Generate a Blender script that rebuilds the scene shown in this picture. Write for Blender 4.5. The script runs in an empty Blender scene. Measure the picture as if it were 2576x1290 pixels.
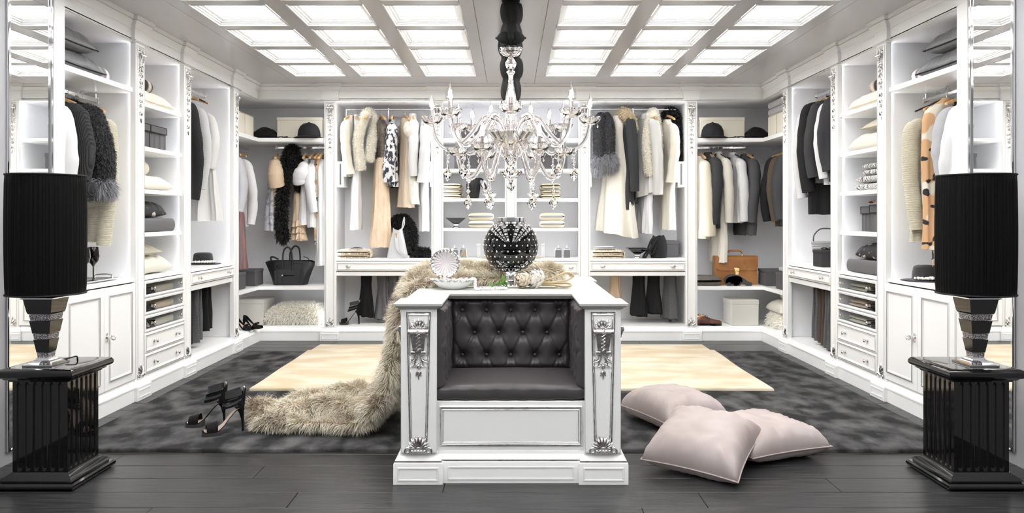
import bpy, bmesh, math, random
import numpy as np
from mathutils import Matrix, Vector, noise
PI = math.pi
S = bpy.context.scene
COL = S.collection
# ---------------------------------------------------------------- camera, world, exposure
F, VX, VY, HC = 1850.0, 1285.0, 550.0, 1.3          # focal length in px, vanishing point in px, eye height in m
cam = bpy.data.cameras.new('camera'); co = bpy.data.objects.new('camera', cam); COL.objects.link(co)
co.location = (0, 0, HC); co.rotation_euler = (PI/2, 0, 0)
cam.sensor_width = 36; cam.lens = F/2576*36; cam.shift_x = 3/2576; cam.shift_y = -95/2576; cam.clip_start = .05
S.camera = co
w = bpy.data.worlds.new('world'); S.world = w; w.use_nodes = True
w.node_tree.nodes['Background'].inputs[0].default_value = (1, .99, .98, 1)
w.node_tree.nodes['Background'].inputs[1].default_value = .13
PANEL_POWER, LED_POWER, BULB_POWER = 4.5, 10.0, 16.0
S.view_settings.view_transform = 'Standard'; S.view_settings.look = 'None'
S.view_settings.gamma = 1; S.view_settings.use_curve_mapping = False
S.view_settings.exposure = 1.05

def P(px, py, Y): return ((px-VX)*Y/F, Y, HC-(py-VY)*Y/F)      # a pixel at a known depth
def XP(px, Y): return (px-VX)*Y/F
def ZP(py, Y): return HC-(py-VY)*Y/F
def YX(px, X): return F*X/(px-VX)                              # depth of a pixel column on a side plane X

# ---------------------------------------------------------------- materials
MATS = {}
def nd(nt, t, **k):
    n = nt.nodes.new(t)
    for a, b in k.items(): setattr(n, a, b)
    return n
def mat(name, col, rough=.5, metal=0, coat=0, trans=0, ior=1.45, spec=.5, sheen=0, emit=0, alpha=1, var=None, bump=None, aniso=None):
    """var=(colour2, scale, detail, (sx,sy,sz)[, lo, hi]) noise-mixed second colour; bump=(scale, strength, (sx,sy,sz))"""
    if name in MATS: return MATS[name]
    m = bpy.data.materials.new(name); m.use_nodes = True; nt = m.node_tree; b = nt.nodes['Principled BSDF']
    I = b.inputs
    I['Base Color'].default_value = (*col, 1); I['Roughness'].default_value = rough; I['Metallic'].default_value = metal
    I['Coat Weight'].default_value = coat; I['Coat Roughness'].default_value = .05
    I['Transmission Weight'].default_value = trans; I['IOR'].default_value = ior; I['Specular IOR Level'].default_value = spec
    I['Alpha'].default_value = alpha
    if sheen:
        I['Sheen Weight'].default_value = sheen; I['Sheen Roughness'].default_value = .4
        I['Sheen Tint'].default_value = (*[min(1, c*1.6+.01) for c in col], 1)
    if emit:
        I['Emission Color'].default_value = (*col, 1); I['Emission Strength'].default_value = emit
    tc = None
    def coords(s):
        nonlocal tc
        if tc is None: tc = nd(nt, 'ShaderNodeTexCoord')
        mp = nd(nt, 'ShaderNodeMapping'); mp.inputs['Scale'].default_value = s
        nt.links.new(tc.outputs['Object'], mp.inputs['Vector']); return mp.outputs[0]
    if var:
        c2, sc, det, s = var[:4]
        nz = nd(nt, 'ShaderNodeTexNoise'); nz.inputs['Scale'].default_value = sc; nz.inputs['Detail'].default_value = det
        nt.links.new(coords(s), nz.inputs['Vector'])
        mr = nd(nt, 'ShaderNodeMapRange'); mr.inputs[1].default_value = var[4] if len(var) > 4 else .35; mr.inputs[2].default_value = var[5] if len(var) > 5 else .65
        nt.links.new(nz.outputs[0], mr.inputs[0])
        mx = nd(nt, 'ShaderNodeMix', data_type='RGBA'); mx.inputs[6].default_value = (*col, 1); mx.inputs[7].default_value = (*c2, 1)
        nt.links.new(mr.outputs[0], mx.inputs[0]); nt.links.new(mx.outputs[2], I['Base Color'])
    if bump:
        sc, st, s = bump
        nz = nd(nt, 'ShaderNodeTexNoise'); nz.inputs['Scale'].default_value = sc; nz.inputs['Detail'].default_value = 3
        nt.links.new(coords(s), nz.inputs['Vector'])
        bp = nd(nt, 'ShaderNodeBump'); bp.inputs['Strength'].default_value = st; bp.inputs['Distance'].default_value = .004
        nt.links.new(nz.outputs[0], bp.inputs['Height']); nt.links.new(bp.outputs[0], I['Normal'])
    MATS[name] = m; return m
def wave_mat(name, c1, c2, scale, direction='Z', rough=.85, bump=.5, dist=2, prof='SIN', sheen=.2):
    """ribbed or striped cloth"""
    if name in MATS: return MATS[name]
    m = mat(name, c1, rough, sheen=sheen); nt = m.node_tree; b = nt.nodes['Principled BSDF']
    tc = nd(nt, 'ShaderNodeTexCoord'); wv = nd(nt, 'ShaderNodeTexWave', bands_direction=direction, wave_profile=prof)
    wv.inputs['Scale'].default_value = scale; wv.inputs['Distortion'].default_value = dist; wv.inputs['Detail'].default_value = 1
    nt.links.new(tc.outputs['Object'], wv.inputs['Vector'])
    mx = nd(nt, 'ShaderNodeMix', data_type='RGBA'); mx.inputs[6].default_value = (*c1, 1); mx.inputs[7].default_value = (*c2, 1)
    nt.links.new(wv.outputs[1], mx.inputs[0]); nt.links.new(mx.outputs[2], b.inputs['Base Color'])
    bp = nd(nt, 'ShaderNodeBump'); bp.inputs['Strength'].default_value = bump; bp.inputs['Distance'].default_value = .005
    nt.links.new(wv.outputs[1], bp.inputs['Height']); nt.links.new(bp.outputs[0], b.inputs['Normal'])
    return m
def spot_mat(name, base, blobs, dots, sc=9, scd=18):
    """printed cloth: soft tan blobs with dark spots"""
    if name in MATS: return MATS[name]
    m = mat(name, base, .8, sheen=.2); nt = m.node_tree; b = nt.nodes['Principled BSDF']
    tc = nd(nt, 'ShaderNodeTexCoord'); src = None; prev = None
    for (c, s, lo, hi, seed) in ((blobs, sc, .5, .54, 0), (dots, scd, .60, .62, 5)):
        mp = nd(nt, 'ShaderNodeMapping'); mp.inputs['Location'].default_value = (seed, seed, seed)
        nt.links.new(tc.outputs['Object'], mp.inputs[0])
        nz = nd(nt, 'ShaderNodeTexNoise'); nz.inputs['Scale'].default_value = s; nz.inputs['Detail'].default_value = 1
        nt.links.new(mp.outputs[0], nz.inputs['Vector'])
        mr = nd(nt, 'ShaderNodeMapRange'); mr.inputs[1].default_value = lo; mr.inputs[2].default_value = hi
        nt.links.new(nz.outputs[0], mr.inputs[0])
        mx = nd(nt, 'ShaderNodeMix', data_type='RGBA'); mx.inputs[7].default_value = (*c, 1)
        if prev is None: mx.inputs[6].default_value = (*base, 1)
        else: nt.links.new(prev, mx.inputs[6])
        nt.links.new(mr.outputs[0], mx.inputs[0]); prev = mx.outputs[2]
    nt.links.new(prev, b.inputs['Base Color']); return m
def fur_mat(name, root, tip, dark=None, sc=5.0):
    """fur strands: root to tip colour with patches of a darker coat"""
    if name in MATS: return MATS[name]
    m = mat(name, root, .6, spec=.25); nt = m.node_tree; b = nt.nodes['Principled BSDF']
    at = nd(nt, 'ShaderNodeAttribute', attribute_name='tip')
    mx = nd(nt, 'ShaderNodeMix', data_type='RGBA'); mx.inputs[6].default_value = (*root, 1); mx.inputs[7].default_value = (*tip, 1)
    nt.links.new(at.outputs['Fac'], mx.inputs[0]); out = mx.outputs[2]
    if dark:
        tc = nd(nt, 'ShaderNodeTexCoord'); nz = nd(nt, 'ShaderNodeTexNoise'); nz.inputs['Scale'].default_value = sc; nz.inputs['Detail'].default_value = 3
        nt.links.new(tc.outputs['Object'], nz.inputs['Vector'])
        mr = nd(nt, 'ShaderNodeMapRange'); mr.inputs[1].default_value = .50; mr.inputs[2].default_value = .74; nt.links.new(nz.outputs[0], mr.inputs[0])
        m2 = nd(nt, 'ShaderNodeMix', data_type='RGBA'); m2.inputs[7].default_value = (*dark, 1)
        nt.links.new(out, m2.inputs[6]); nt.links.new(mr.outputs[0], m2.inputs[0]); out = m2.outputs[2]
    nt.links.new(out, b.inputs['Base Color']); return m

WHITE = mat('white_lacquer', (.885, .885, .875), .32)
INNER = mat('inner_lacquer', (.86, .86, .875), .45)
CEIL = mat('ceiling_lacquer', (.54, .53, .535), .22)
SILVER = mat('silver_leaf', (.82, .81, .80), .22, 1, var=((.50, .48, .46), 40, 3, (1, 1, 1), .5, .7))
PATINA = mat('silver_patina', (.62, .61, .59), .35, .75)
CHROME = mat('chrome', (.86, .86, .87), .06, 1)
NICKEL = mat('warm_nickel', (.72, .66, .63), .18, 1)
STEEL = mat('brushed_steel', (.66, .66, .67), .28, 1)
GOLD = mat('brass', (.83, .62, .27), .22, 1)
BLACKG = mat('black_gloss', (.002, .002, .002), .04, coat=.3)
MIRROR = mat('mirror_glass', (.93, .94, .94), .0, 1)
GLASS = mat('clear_glass', (1, 1, 1), .0, trans=1, ior=1.45)
CRYSTAL = mat('crystal', (.94, .925, .925), .0, trans=1, ior=1.5)
PANE = mat('drawer_pane', (.92, .94, .94), .02, trans=1, ior=1.1)
PINKG = mat('blown_glass', (.90, .865, .865), .0, trans=1, ior=1.22)
LIGHTP = mat('light_panel', (1, 1, .995), .5, emit=PANEL_POWER)
LED = mat('led_or_fill_strip', (.96, .97, 1), .5, emit=LED_POWER)  # shared by the bays' LED strips and the added hidden fill strips
BULB = mat('bulb_glow', (1, .93, .88), .3, emit=BULB_POWER)
FLAME = mat('bulb_glass', (1, .97, .95), .02, trans=1, ior=1.2)
WOODH = mat('hanger_wood', (.55, .33, .15), .4)
BLACKF = mat('black_cloth', (.007, .007, .007), .8, sheen=.08)
PLANK = mat('dark_oak', (.020, .020, .021), .30, spec=.42, var=((.045, .044, .043), 6, 6, (.6, 9, 9), .4, .7), bump=(14, .22, (.6, 12, 12)))
CARPET = mat('grey_viscose', (.016, .016, .017), .85, spec=.25, var=((.105, .102, .103), 5.5, 10, (1.25, .9, 1), .40, .68), bump=(220, .5, (1, 1, 1)))
CREAMRUG = mat('cream_rug', (.57, .455, .31), .9, sheen=.05, var=((.67, .60, .475), 2.2, 4, (1, 2.2, 1), .40, .62), bump=(260, .5, (1, 1, 1)))
WALLM = mat('grey_wall', (.40, .40, .415), .25)
SATIN = mat('grey_satin', (.062, .056, .058), .36, sheen=.35, spec=.5)
BLUSH = mat('blush_velvet', (.39, .325, .305), .62, sheen=.4, var=((.45, .39, .375), 3, 2, (1, 1, 1), .4, .65))
STRASS = mat('crystal_band', (.62, .60, .62), .22, .9, var=((.12, .11, .12), 230, 0, (1, 1, 1), .48, .54), bump=(230, 1, (1, 1, 1)))
def fab(name, c, rough=.85, sheen=.25, bump=(160, .35, (1, 1, 1)), var=None): return mat('cloth_'+name, c, rough, sheen=sheen, bump=bump, var=var)
C_WHITE = fab('white', (.64, .64, .645), sheen=.1); C_IVORY = fab('ivory', (.66, .625, .545), sheen=.1); C_CREAM = fab('cream', (.68, .62, .49), sheen=.1)
C_BEIGE = fab('beige', (.58, .48, .37), sheen=.1); C_PEACH = fab('peach', (.62, .475, .335), sheen=.1); C_GREY = fab('grey', (.13, .127, .133), sheen=.1)
C_LGREY = fab('light_grey', (.38, .38, .395), sheen=.1); C_CHAR = fab('charcoal', (.026, .026, .029), sheen=.05); C_BLACK = fab('black', (.006, .006, .007), sheen=.05)
C_BROWN = fab('brown', (.15, .115, .085)); C_WOOLG = fab('wool_grey', (.075, .075, .08), sheen=.05, var=((.12, .12, .125), 60, 3, (1, 1, 5)))
BOXG = fab('box_grey', (.085, .082, .086), sheen=.1); BOXC = fab('box_cream', (.74, .69, .58)); BOXB = fab('box_beige', (.60, .58, .53))
LEATHB = mat('black_leather', (.012, .012, .013), .38, bump=(300, .25, (1, 1, 1)))
LEATHT = mat('tan_leather', (.31, .125, .035), .35, var=((.40, .18, .06), 6, 4, (1, 1, 1)), bump=(220, .2, (1, 1, 1)))
LEATHO = mat('oxblood_leather', (.085, .030, .022), .25, var=((.14, .06, .04), 9, 3, (1, 1, 1)))
PEARL = mat('pearl', (.86, .82, .75), .18, coat=.7)
PORC = mat('white_porcelain', (.85, .85, .86), .15, coat=.5)
# ---------------------------------------------------------------- mesh helpers
class MB:
    """collects shapes; build() links them as ONE mesh object"""
    def __init__(s, M=None): s.v = []; s.f = []; s.M = M or Matrix.Identity(4)
    def at(s, M): s.M = M; return s
    def add(s, vs, fs):
        o = len(s.v); M = s.M
        s.v += [tuple(M @ Vector(p)) for p in vs]; s.f += [tuple(i+o for i in f) for f in fs]; return s
    def box(s, a, b, c=0.0):
        x0, y0, z0 = a; x1, y1, z1 = b
        if c <= 0:
            return s.add([(x0,y0,z0),(x1,y0,z0),(x1,y1,z0),(x0,y1,z0),(x0,y0,z1),(x1,y0,z1),(x1,y1,z1),(x0,y1,z1)],
                         [(3,2,1,0),(4,5,6,7),(0,1,5,4),(1,2,6,5),(2,3,7,6),(3,0,4,7)])
        c = min(c, (x1-x0)*.45, (y1-y0)*.45, (z1-z0)*.45)
        vs = []; ix = {}
        for i, (X, sx) in enumerate(((x0, 1), (x1, -1))):
            for j, (Y, sy) in enumerate(((y0, 1), (y1, -1))):
                for k, (Z, sz) in enumerate(((z0, 1), (z1, -1))):
                    for ax in range(3):
                        ix[i,j,k,ax] = len(vs)
                        p = [X+sx*c, Y+sy*c, Z+sz*c]; p[ax] = (X, Y, Z)[ax]; vs.append(tuple(p))
        g = lambda i,j,k,a: ix[i,j,k,a]
        fs = [(g(0,0,0,0),g(0,0,1,0),g(0,1,1,0),g(0,1,0,0)),(g(1,0,0,0),g(1,1,0,0),g(1,1,1,0),g(1,0,1,0)),
              (g(0,0,0,1),g(1,0,0,1),g(1,0,1,1),g(0,0,1,1)),(g(0,1,0,1),g(0,1,1,1),g(1,1,1,1),g(1,1,0,1)),
              (g(0,0,0,2),g(0,1,0,2),g(1,1,0,2),g(1,0,0,2)),(g(0,0,1,2),g(1,0,1,2),g(1,1,1,2),g(0,1,1,2))]
        for k in (0,1):
            for j in (0,1): fs.append((g(0,j,k,1),g(1,j,k,1),g(1,j,k,2),g(0,j,k,2)))
            for i in (0,1): fs.append((g(i,0,k,0),g(i,1,k,0),g(i,1,k,2),g(i,0,k,2)))
        for i in (0,1):
            for j in (0,1): fs.append((g(i,j,0,0),g(i,j,1,0),g(i,j,1,1),g(i,j,0,1)))
        for i in (0,1):
            for j in (0,1):
                for k in (0,1): fs.append((g(i,j,k,0),g(i,j,k,1),g(i,j,k,2)))
        return s.add(vs, fs)
    def rings(s, rr, closed_u=True, cap0=False, cap1=False):
        n = len(rr[0]); vs = [p for r in rr for p in r]; fs = []
        for i in range(len(rr)-1):
            for j in range(n if closed_u else n-1):
                k = (j+1) % n; fs.append((i*n+j, i*n+k, (i+1)*n+k, (i+1)*n+j))
        if cap0: fs.append(tuple(range(n-1, -1, -1)))
        if cap1: fs.append(tuple((len(rr)-1)*n+j for j in range(n)))
        return s.add(vs, fs)
    def lathe(s, prof, n=24, c=(0,0,0), sx=1, sy=1, cap=True, mod=None):
        rr = []
        for k, (r, z) in enumerate(prof):
            rr.append([(c[0]+sx*r*(mod(2*PI*j/n, k) if mod else 1)*math.cos(2*PI*j/n), c[1]+sy*r*(mod(2*PI*j/n, k) if mod else 1)*math.sin(2*PI*j/n), c[2]+z) for j in range(n)])
        return s.rings(rr, True, cap and prof[0][0] > 1e-4, cap and prof[-1][0] > 1e-4)
    def tube(s, pts, r, n=8, cap=True, flat=1.0, closed=False):
        P_ = [Vector(p) for p in pts]; R = r if hasattr(r, '__len__') else [r]*len(P_)
        up = None; rr = []
        N = len(P_)
        for i, p in enumerate(P_):
            if closed: t = (P_[(i+1) % N]-P_[i-1]).normalized()
            else: t = (P_[min(i+1, N-1)]-P_[max(i-1, 0)]).normalized()
            if up is None:
                up = Vector((0,0,1)) if abs(t.z) < .9 else Vector((0,1,0))
            a = t.cross(up)
            if a.length < 1e-6: a = t.orthogonal()
            a.normalize(); b = a.cross(t).normalized(); up = b
            rr.append([tuple(p+a*R[i]*math.cos(2*PI*j/n)+b*R[i]*flat*math.sin(2*PI*j/n)) for j in range(n)])
        if closed: rr.append(rr[0])
        return s.rings(rr, True, cap and not closed, cap and not closed)
    def sphere(s, c, r, n=10, m=6, sc=(1,1,1)):
        rr = []
        for i in range(m+1):
            a = PI*i/m; q = max(math.sin(a), 1e-3)
            rr.append([(c[0]+sc[0]*r*q*math.cos(2*PI*j/n), c[1]+sc[1]*r*q*math.sin(2*PI*j/n), c[2]-sc[2]*r*math.cos(a)) for j in range(n)])
        return s.rings(rr)
    def mould(s, path, prof, closed=False):
        """sweep a profile [(outward, z)] along a polyline in plan with mitred corners; outward is the right-hand side of the path"""
        n = len(path); rr = []
        for i in range(n):
            p = Vector(path[i][:2])
            d0 = (p-Vector(path[i-1][:2])).normalized() if (i > 0 or closed) else None
            d1 = (Vector(path[(i+1) % n][:2])-p).normalized() if (i < n-1 or closed) else None
            if d0 is None: d0 = d1
            if d1 is None: d1 = d0
            n0 = Vector((d0.y, -d0.x)); n1 = Vector((d1.y, -d1.x)); m = n0+n1
            m = m/max(m.dot(n0), .2) if m.length > 1e-6 else n0
            rr.append([(p.x+m.x*o, p.y+m.y*o, z) for (o, z) in prof])
        if closed: rr.append(rr[0])
        return s.rings(rr, False)
    def frame(s, x0, x1, z0, z1, prof, y=0.0):
        """picture-frame moulding on a face y (facing -y); prof [(inward, height towards -y)]"""
        rr = []
        for (cx, cz, sx, sz) in ((x0, z0, 1, 1), (x1, z0, -1, 1), (x1, z1, -1, -1), (x0, z1, 1, -1)):
            rr.append([(cx+sx*o, y-h, cz+sz*o) for (o, h) in prof])
        rr.append(rr[0]); return s.rings(rr, False)
    def grid(s, fn, nu, nv, cu=False):
        vs = [fn(i/nu, j/nv) for j in range(nv+1) for i in range(nu+(0 if cu else 1))]
        N = nu if cu else nu+1; fs = []
        for j in range(nv):
            for i in range(nu):
                k = (i+1) % N; fs.append((j*N+i, j*N+k, (j+1)*N+k, (j+1)*N+i))
        return s.add(vs, fs)
    def prism(s, poly, y0, y1):
        """polygon in (x, z) extruded along y"""
        n = len(poly)
        return s.add([(x, y0, z) for x, z in poly]+[(x, y1, z) for x, z in poly],
                     [tuple(range(n)), tuple(range(2*n-1, n-1, -1))]+[(i, i+n, (i+1) % n+n, (i+1) % n) for i in range(n)])
    def outward(s):
        bm = bmesh.new(); vs = [bm.verts.new(p) for p in s.v]
        for f in s.f:
            try: bm.faces.new([vs[i] for i in f])
            except ValueError: pass
        bmesh.ops.recalc_face_normals(bm, faces=bm.faces); bm.verts.index_update()
        s.f = [tuple(v.index for v in f.verts) for f in bm.faces]; bm.free(); return s
    def mesh(s, name, m, smooth=38):
        if m.node_tree.nodes['Principled BSDF'].inputs['Transmission Weight'].default_value > 0: s.outward()
        me = bpy.data.meshes.new(name); me.from_pydata(s.v, [], s.f); me.update()
        if smooth and me.polygons:
            me.polygons.foreach_set('use_smooth', [True]*len(me.polygons))
            me.set_sharp_from_angle(angle=math.radians(smooth))
        me.materials.append(m); return me
    def build(s, name, m, parent=None, smooth=38, loc=None, rz=None):
        o = bpy.data.objects.new(name, s.mesh(name, m, smooth)); COL.objects.link(o)
        if parent is not None: o.parent = parent
        if loc is not None: o.location = loc
        if rz is not None: o.rotation_euler.z = rz
        return o
def tag(o, label=None, cat=None, group=None, kind=None):
    if label: o['label'] = label
    if cat: o['category'] = cat
    if group: o['group'] = group
    if kind: o['kind'] = kind
    return o
def thing(name, label, cat, loc=(0,0,0), rz=0, group=None):
    o = bpy.data.objects.new(name, None); COL.objects.link(o); o.empty_display_size = .1
    o.location = loc; o.rotation_euler = (0, 0, rz); return tag(o, label, cat, group)
def one(mb, name, m, label, cat, loc=(0,0,0), rz=0, group=None, smooth=38):
    return tag(mb.build(name, m, None, smooth, loc, rz), label, cat, group)
def dup(o, parent=None):
    c = o.copy(); COL.objects.link(c); c.parent = parent
    for ch in list(o.children): dup(ch, c)
    return c
def RZ(a): return Matrix.Rotation(a, 4, 'Z')
def T(x, y, z): return Matrix.Translation((x, y, z))
def lerp(a, b, t): return a+(b-a)*t
def interp(tab, t):
    for (t0, *a), (t1, *b) in zip(tab, tab[1:]):
        if t <= t1:
            q = (t-t0)/max(t1-t0, 1e-9); q = max(0, min(1, q)); return [lerp(x, y, q) for x, y in zip(a, b)]
    return list(tab[-1][1:])
def arc(c, r, a0, a1, n, plane='xz'):
    out = []
    for i in range(n+1):
        a = lerp(a0, a1, i/n); u, v = r*math.cos(a), r*math.sin(a)
        out.append((c[0]+u, c[1], c[2]+v) if plane == 'xz' else (c[0]+u, c[1]+v, c[2]) if plane == 'xy' else (c[0], c[1]+u, c[2]+v))
    return out
def smoothpath(pts, sub=5):
    """Catmull-Rom through points"""
    Q = [Vector(p) for p in pts]; out = []
    for i in range(len(Q)-1):
        p0, p1, p2, p3 = Q[max(i-1, 0)], Q[i], Q[i+1], Q[min(i+2, len(Q)-1)]
        for k in range(sub):
            t = k/sub
            out.append(.5*((2*p1)+(p2-p0)*t+(2*p0-5*p1+4*p2-p3)*t*t+(3*p1-p0-3*p2+p3)*t**3))
    out.append(Q[-1]); return [tuple(p) for p in out]
def fur_on(mb, name, m, parent, count, length, width=.004, lean=(0,0,-.5), spread=.5, seed=1, clump=0.0):
    """real strands over the surface collected in mb: one part that nobody could count"""
    rng = np.random.default_rng(seed)
    mb.outward(); V = np.array(mb.v, dtype=float); tri = []
    for f in mb.f:
        for k in range(1, len(f)-1): tri.append((f[0], f[k], f[k+1]))
    tri = np.array(tri); A, B, C = V[tri[:,0]], V[tri[:,1]], V[tri[:,2]]
    N = np.cross(B-A, C-A); ar = np.linalg.norm(N, axis=1); ok = ar > 1e-10
    A, B, C, N, ar = A[ok], B[ok], C[ok], N[ok], ar[ok]; N = N/ar[:,None]
    idx = rng.choice(len(ar), count, p=ar/ar.sum()); u = rng.random((count, 2)); fl = u.sum(1) > 1; u[fl] = 1-u[fl]
    p = A[idx]+(B-A)[idx]*u[:,:1]+(C-A)[idx]*u[:,1:]; n = N[idx]
    d = n+np.array(lean)[None]+rng.normal(0, spread, (count, 3))
    if clump:
        ph = np.sin(p*np.array([21., 26., 17.])+np.roll(p, 1, 1)*31)*.6+np.sin(p*np.array([63., 57., 71.])+np.roll(p, 2, 1)*49)*.5; d += clump*ph
    d /= np.linalg.norm(d, axis=1)[:,None]
    L = length*rng.uniform(.55, 1.15, count)[:,None]
    sd = np.cross(d, rng.normal(0, 1, (count, 3))); sd /= np.linalg.norm(sd, axis=1)[:,None]; sd *= width/2
    mid = p+(d*.75+n*.25)*L*.5; tip = p+d*L+np.array([0, 0, -.18])*L
    W = np.stack([p-sd, p+sd, mid-sd*.8, mid+sd*.8, tip], 1).reshape(-1, 3)
    b = np.arange(count)*5
    fq = np.stack([b, b+1, b+3, b+2], 1); ft = np.stack([b+2, b+3, b+4], 1)
    me = bpy.data.meshes.new(name); me.vertices.add(len(W)); me.vertices.foreach_set('co', W.ravel())
    loops = np.concatenate([fq, ft], 1).ravel(); me.loops.add(len(loops)); me.loops.foreach_set('vertex_index', loops.astype(np.int32))
    st = np.empty(count*2, dtype=np.int32); st[0::2] = np.arange(count)*7; st[1::2] = np.arange(count)*7+4
    me.polygons.add(count*2); me.polygons.foreach_set('loop_start', st)
    me.update(calc_edges=True); me.validate()
    at = me.attributes.new('tip', 'FLOAT', 'POINT'); at.data.foreach_set('value', np.tile([0., 0., .5, .5, 1.], count).astype(np.float32))
    me.materials.append(m)
    o = bpy.data.objects.new(name, me); COL.objects.link(o); o.parent = parent; o['kind'] = 'stuff'; return o
def nz(x, y, z=0.0): return noise.noise(Vector((x, y, z)))
# ---------------------------------------------------------------- the room
CZ = 2.74                                     # ceiling height
XF, YF = 2.70, 7.87                           # wardrobe face planes: sides and back
PILY = [5.32, 6.10, 7.18]                     # pilaster centres along the side walls
PILX = [-1.928, -.785, 0.0, .785, 1.928]      # pilaster centres along the back wall
YP = 4.38                                     # start of the first side bay
# floor of dark oak planks running across the room
fl = MB().box((-3.5, -1.6, -.08), (3.5, 8.7, -.012)).build('floor', mat('subfloor', (.012, .012, .012), .9)); tag(fl, kind='structure')
rng = random.Random(4); PW = .187; row = 0; y = 1.44-8*.187; plank_meshes = {}
while y < 8.2:
    x = -3.42-rng.random()*1.6
    while x < 3.4:
        L = rng.choice((1.6, 1.9, 2.2)); x1 = min(x+L, 3.42); x0 = max(x, -3.42)
        if x1-x0 > .05:
            dz = rng.choice((0, 0, -.0008, -.0004))
            MB().box((x0+.0012, y+.0012, -.0125), (x1-.0012, y+PW-.0012, dz), .0016).build('plank', PLANK, fl, smooth=0)
        x += L
    y += PW; row += 1
# outer walls
def struct(mb, name, m, smooth=38, parent=None): return tag(mb.build(name, m, parent, smooth), kind='structure')
struct(MB().box((-3.46, 4.30, 0), (-3.36, 8.62, 2.9)), 'wall_left', INNER)
struct(MB().box((3.36, 4.30, 0), (3.46, 8.62, 2.9)), 'wall_right', INNER)
struct(MB().box((-3.46, 8.53, 0), (3.46, 8.62, 2.9)), 'wall_back', INNER)
# projecting side piers that carry the mirrors at the room's mouth
for s, nm in ((-1, 'wall_left_pier'), (1, 'wall_right_pier')):
    xs = sorted((s*2.665, s*3.36))
    struct(MB().box((xs[0], -1.0, 0), (xs[1], 3.875, CZ+.05)).box((xs[0], 3.875, 0), (xs[1], 4.275, CZ+.05)), nm, WALLM)
    xs2 = sorted((s*2.655, s*3.36))
    struct(MB().box((xs2[0], 4.277, 0), (xs2[1], YP, CZ+.05), .003), nm.replace('pier', 'end_panel'), WHITE)
    side = 'sandals' if s < 0 else 'floor cushions'
    mr = thing('wall_mirror', 'tall narrow silver-framed wall mirror behind the lamp pedestal on the side of the %s' % side, 'mirror', (s*2.6645, 4.07, .064))
    xx = sorted((0, -s*.006)); MB().box((xx[0], -.17, .004), (xx[1], .17, 2.66)).build('mirror_pane', MIRROR, mr)
    m = MB(); xx = sorted((0, -s*.016))
    for a, b in ((-.19, -.168), (.168, .19)): m.box((xx[0], a, 0), (xx[1], b, 2.665), .004)
    m.box((xx[0], -.168, 0), (xx[1], .168, .012), .003); m.build('mirror_frame', CHROME, mr)
# ceiling: a plate, boards round the light fields, cornice
ce = MB().box((-3.46, -1.6, CZ+.06), (3.46, 8.62, CZ+.12)).build('ceiling', CEIL); tag(ce, kind='structure')
CX = [(.344, .865), (.996, 1.519), (1.65, 2.18)]; CW = .535; PIT = .646; YR = [7.43-PIT*k for k in range(12)]  # unseen rows towards and behind the viewer, added to light the island front
def board(x0, x1, y0, y1): MB().box((x0+.0012, y0+.0012, CZ), (x1-.0012, y1-.0012, CZ+.06), .002).build('ceiling_board', CEIL, ce, smooth=0)
Yn, Yf = YR[-1]-CW-.25, 8.55
board(-.25, .25, Yn, Yf)
for s in (-1, 1):
    def bb(a, b, c, d): board(*(sorted((s*a, s*b))), c, d)
    bb(.25, .344, Yn, YR[0]+.03); bb(.865, .996, Yn, YR[0]+.03); bb(1.519, 1.65, Yn, YR[0]+.03); bb(2.18, 2.286, Yn, YR[0]+.03); bb(2.286, 3.4, Yn, Yf)
    bb(.25, 2.286, YR[0]+.03, Yf)
    for k, yr in enumerate(YR):
        for a, b in CX:
            bb(a, b, yr-PIT, yr-CW)
            if k == 0: bb(a, b, yr, yr+.03)
lightroot = None
for k, yr in enumerate(YR):
    for s in (-1, 1):
        for a, b in CX:
            cx = s*(a+b)/2; cy = yr-CW/2
            if lightroot is None:
                lightroot = t = thing('ceiling_light', 'glowing square ceiling light panel in a stepped white frame', 'ceiling light', (cx, cy, CZ), 0, 'light panels set into the ceiling')
                hx, hy = .2605, CW/2
                MB().box((-hx+.05, -hy+.05, .046), (hx-.05, hy-.05, .056)).build('diffuser', LIGHTP, t, smooth=0)
                path = [(-hx, -hy), (-hx, hy), (hx, hy), (hx, -hy)]
                MB().mould(path, [(.001, -.003), (.010, -.003), (.010, .010), (.020, .010), (.020, .022), (.034, .022), (.034, .030), (.052, .034), (.052, .058)], True).build('frame', WHITE, t, smooth=0)
            else:
                t = dup(lightroot); t.location = (cx, cy, CZ)
# cornice with breaks over the pilasters
def run(off, jog, hw, start):
    """plan path of the wardrobe face from the left mouth round to the right mouth; off = outward, jog = extra at pilasters"""
    p = [(-XF+off, start)]
    for yc in PILY: p += [(-XF+off, yc-hw), (-XF+off+jog, yc-hw), (-XF+off+jog, yc+hw), (-XF+off, yc+hw)]
    p.append((-XF+off, YF-off))
    for xc in PILX: p += [(xc-hw, YF-off), (xc-hw, YF-off-jog), (xc+hw, YF-off-jog), (xc+hw, YF-off)]
    p.append((XF-off, YF-off))
    for yc in PILY[::-1]: p += [(XF-off, yc+hw), (XF-off-jog, yc+hw), (XF-off-jog, yc-hw), (XF-off, yc-hw)]
    p.append((XF-off, start)); return p
crown = [(-.05, 2.560), (.000, 2.560), (.010, 2.563), (.012, 2.572), (.004, 2.576), (.000, 2.580), (.000, 2.655), (.006, 2.657), (.008, 2.666), (.004, 2.668),
         (.006, 2.676), (.014, 2.688), (.027, 2.698), (.033, 2.704), (.033, 2.712), (.040, 2.714), (.040, 2.728), (.043, 2.730), (.043, CZ+.002)]
struct(MB().mould(run(0, .026, .088, YP), crown), 'trim_1_cornice', WHITE, 25)
struct(MB().mould(run(0, .026, .088, YP), [(.0115, 2.5635), (.0135, 2.566), (.0135, 2.570), (.0115, 2.572)]), 'trim_2_silver_fillet', PATINA)
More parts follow.
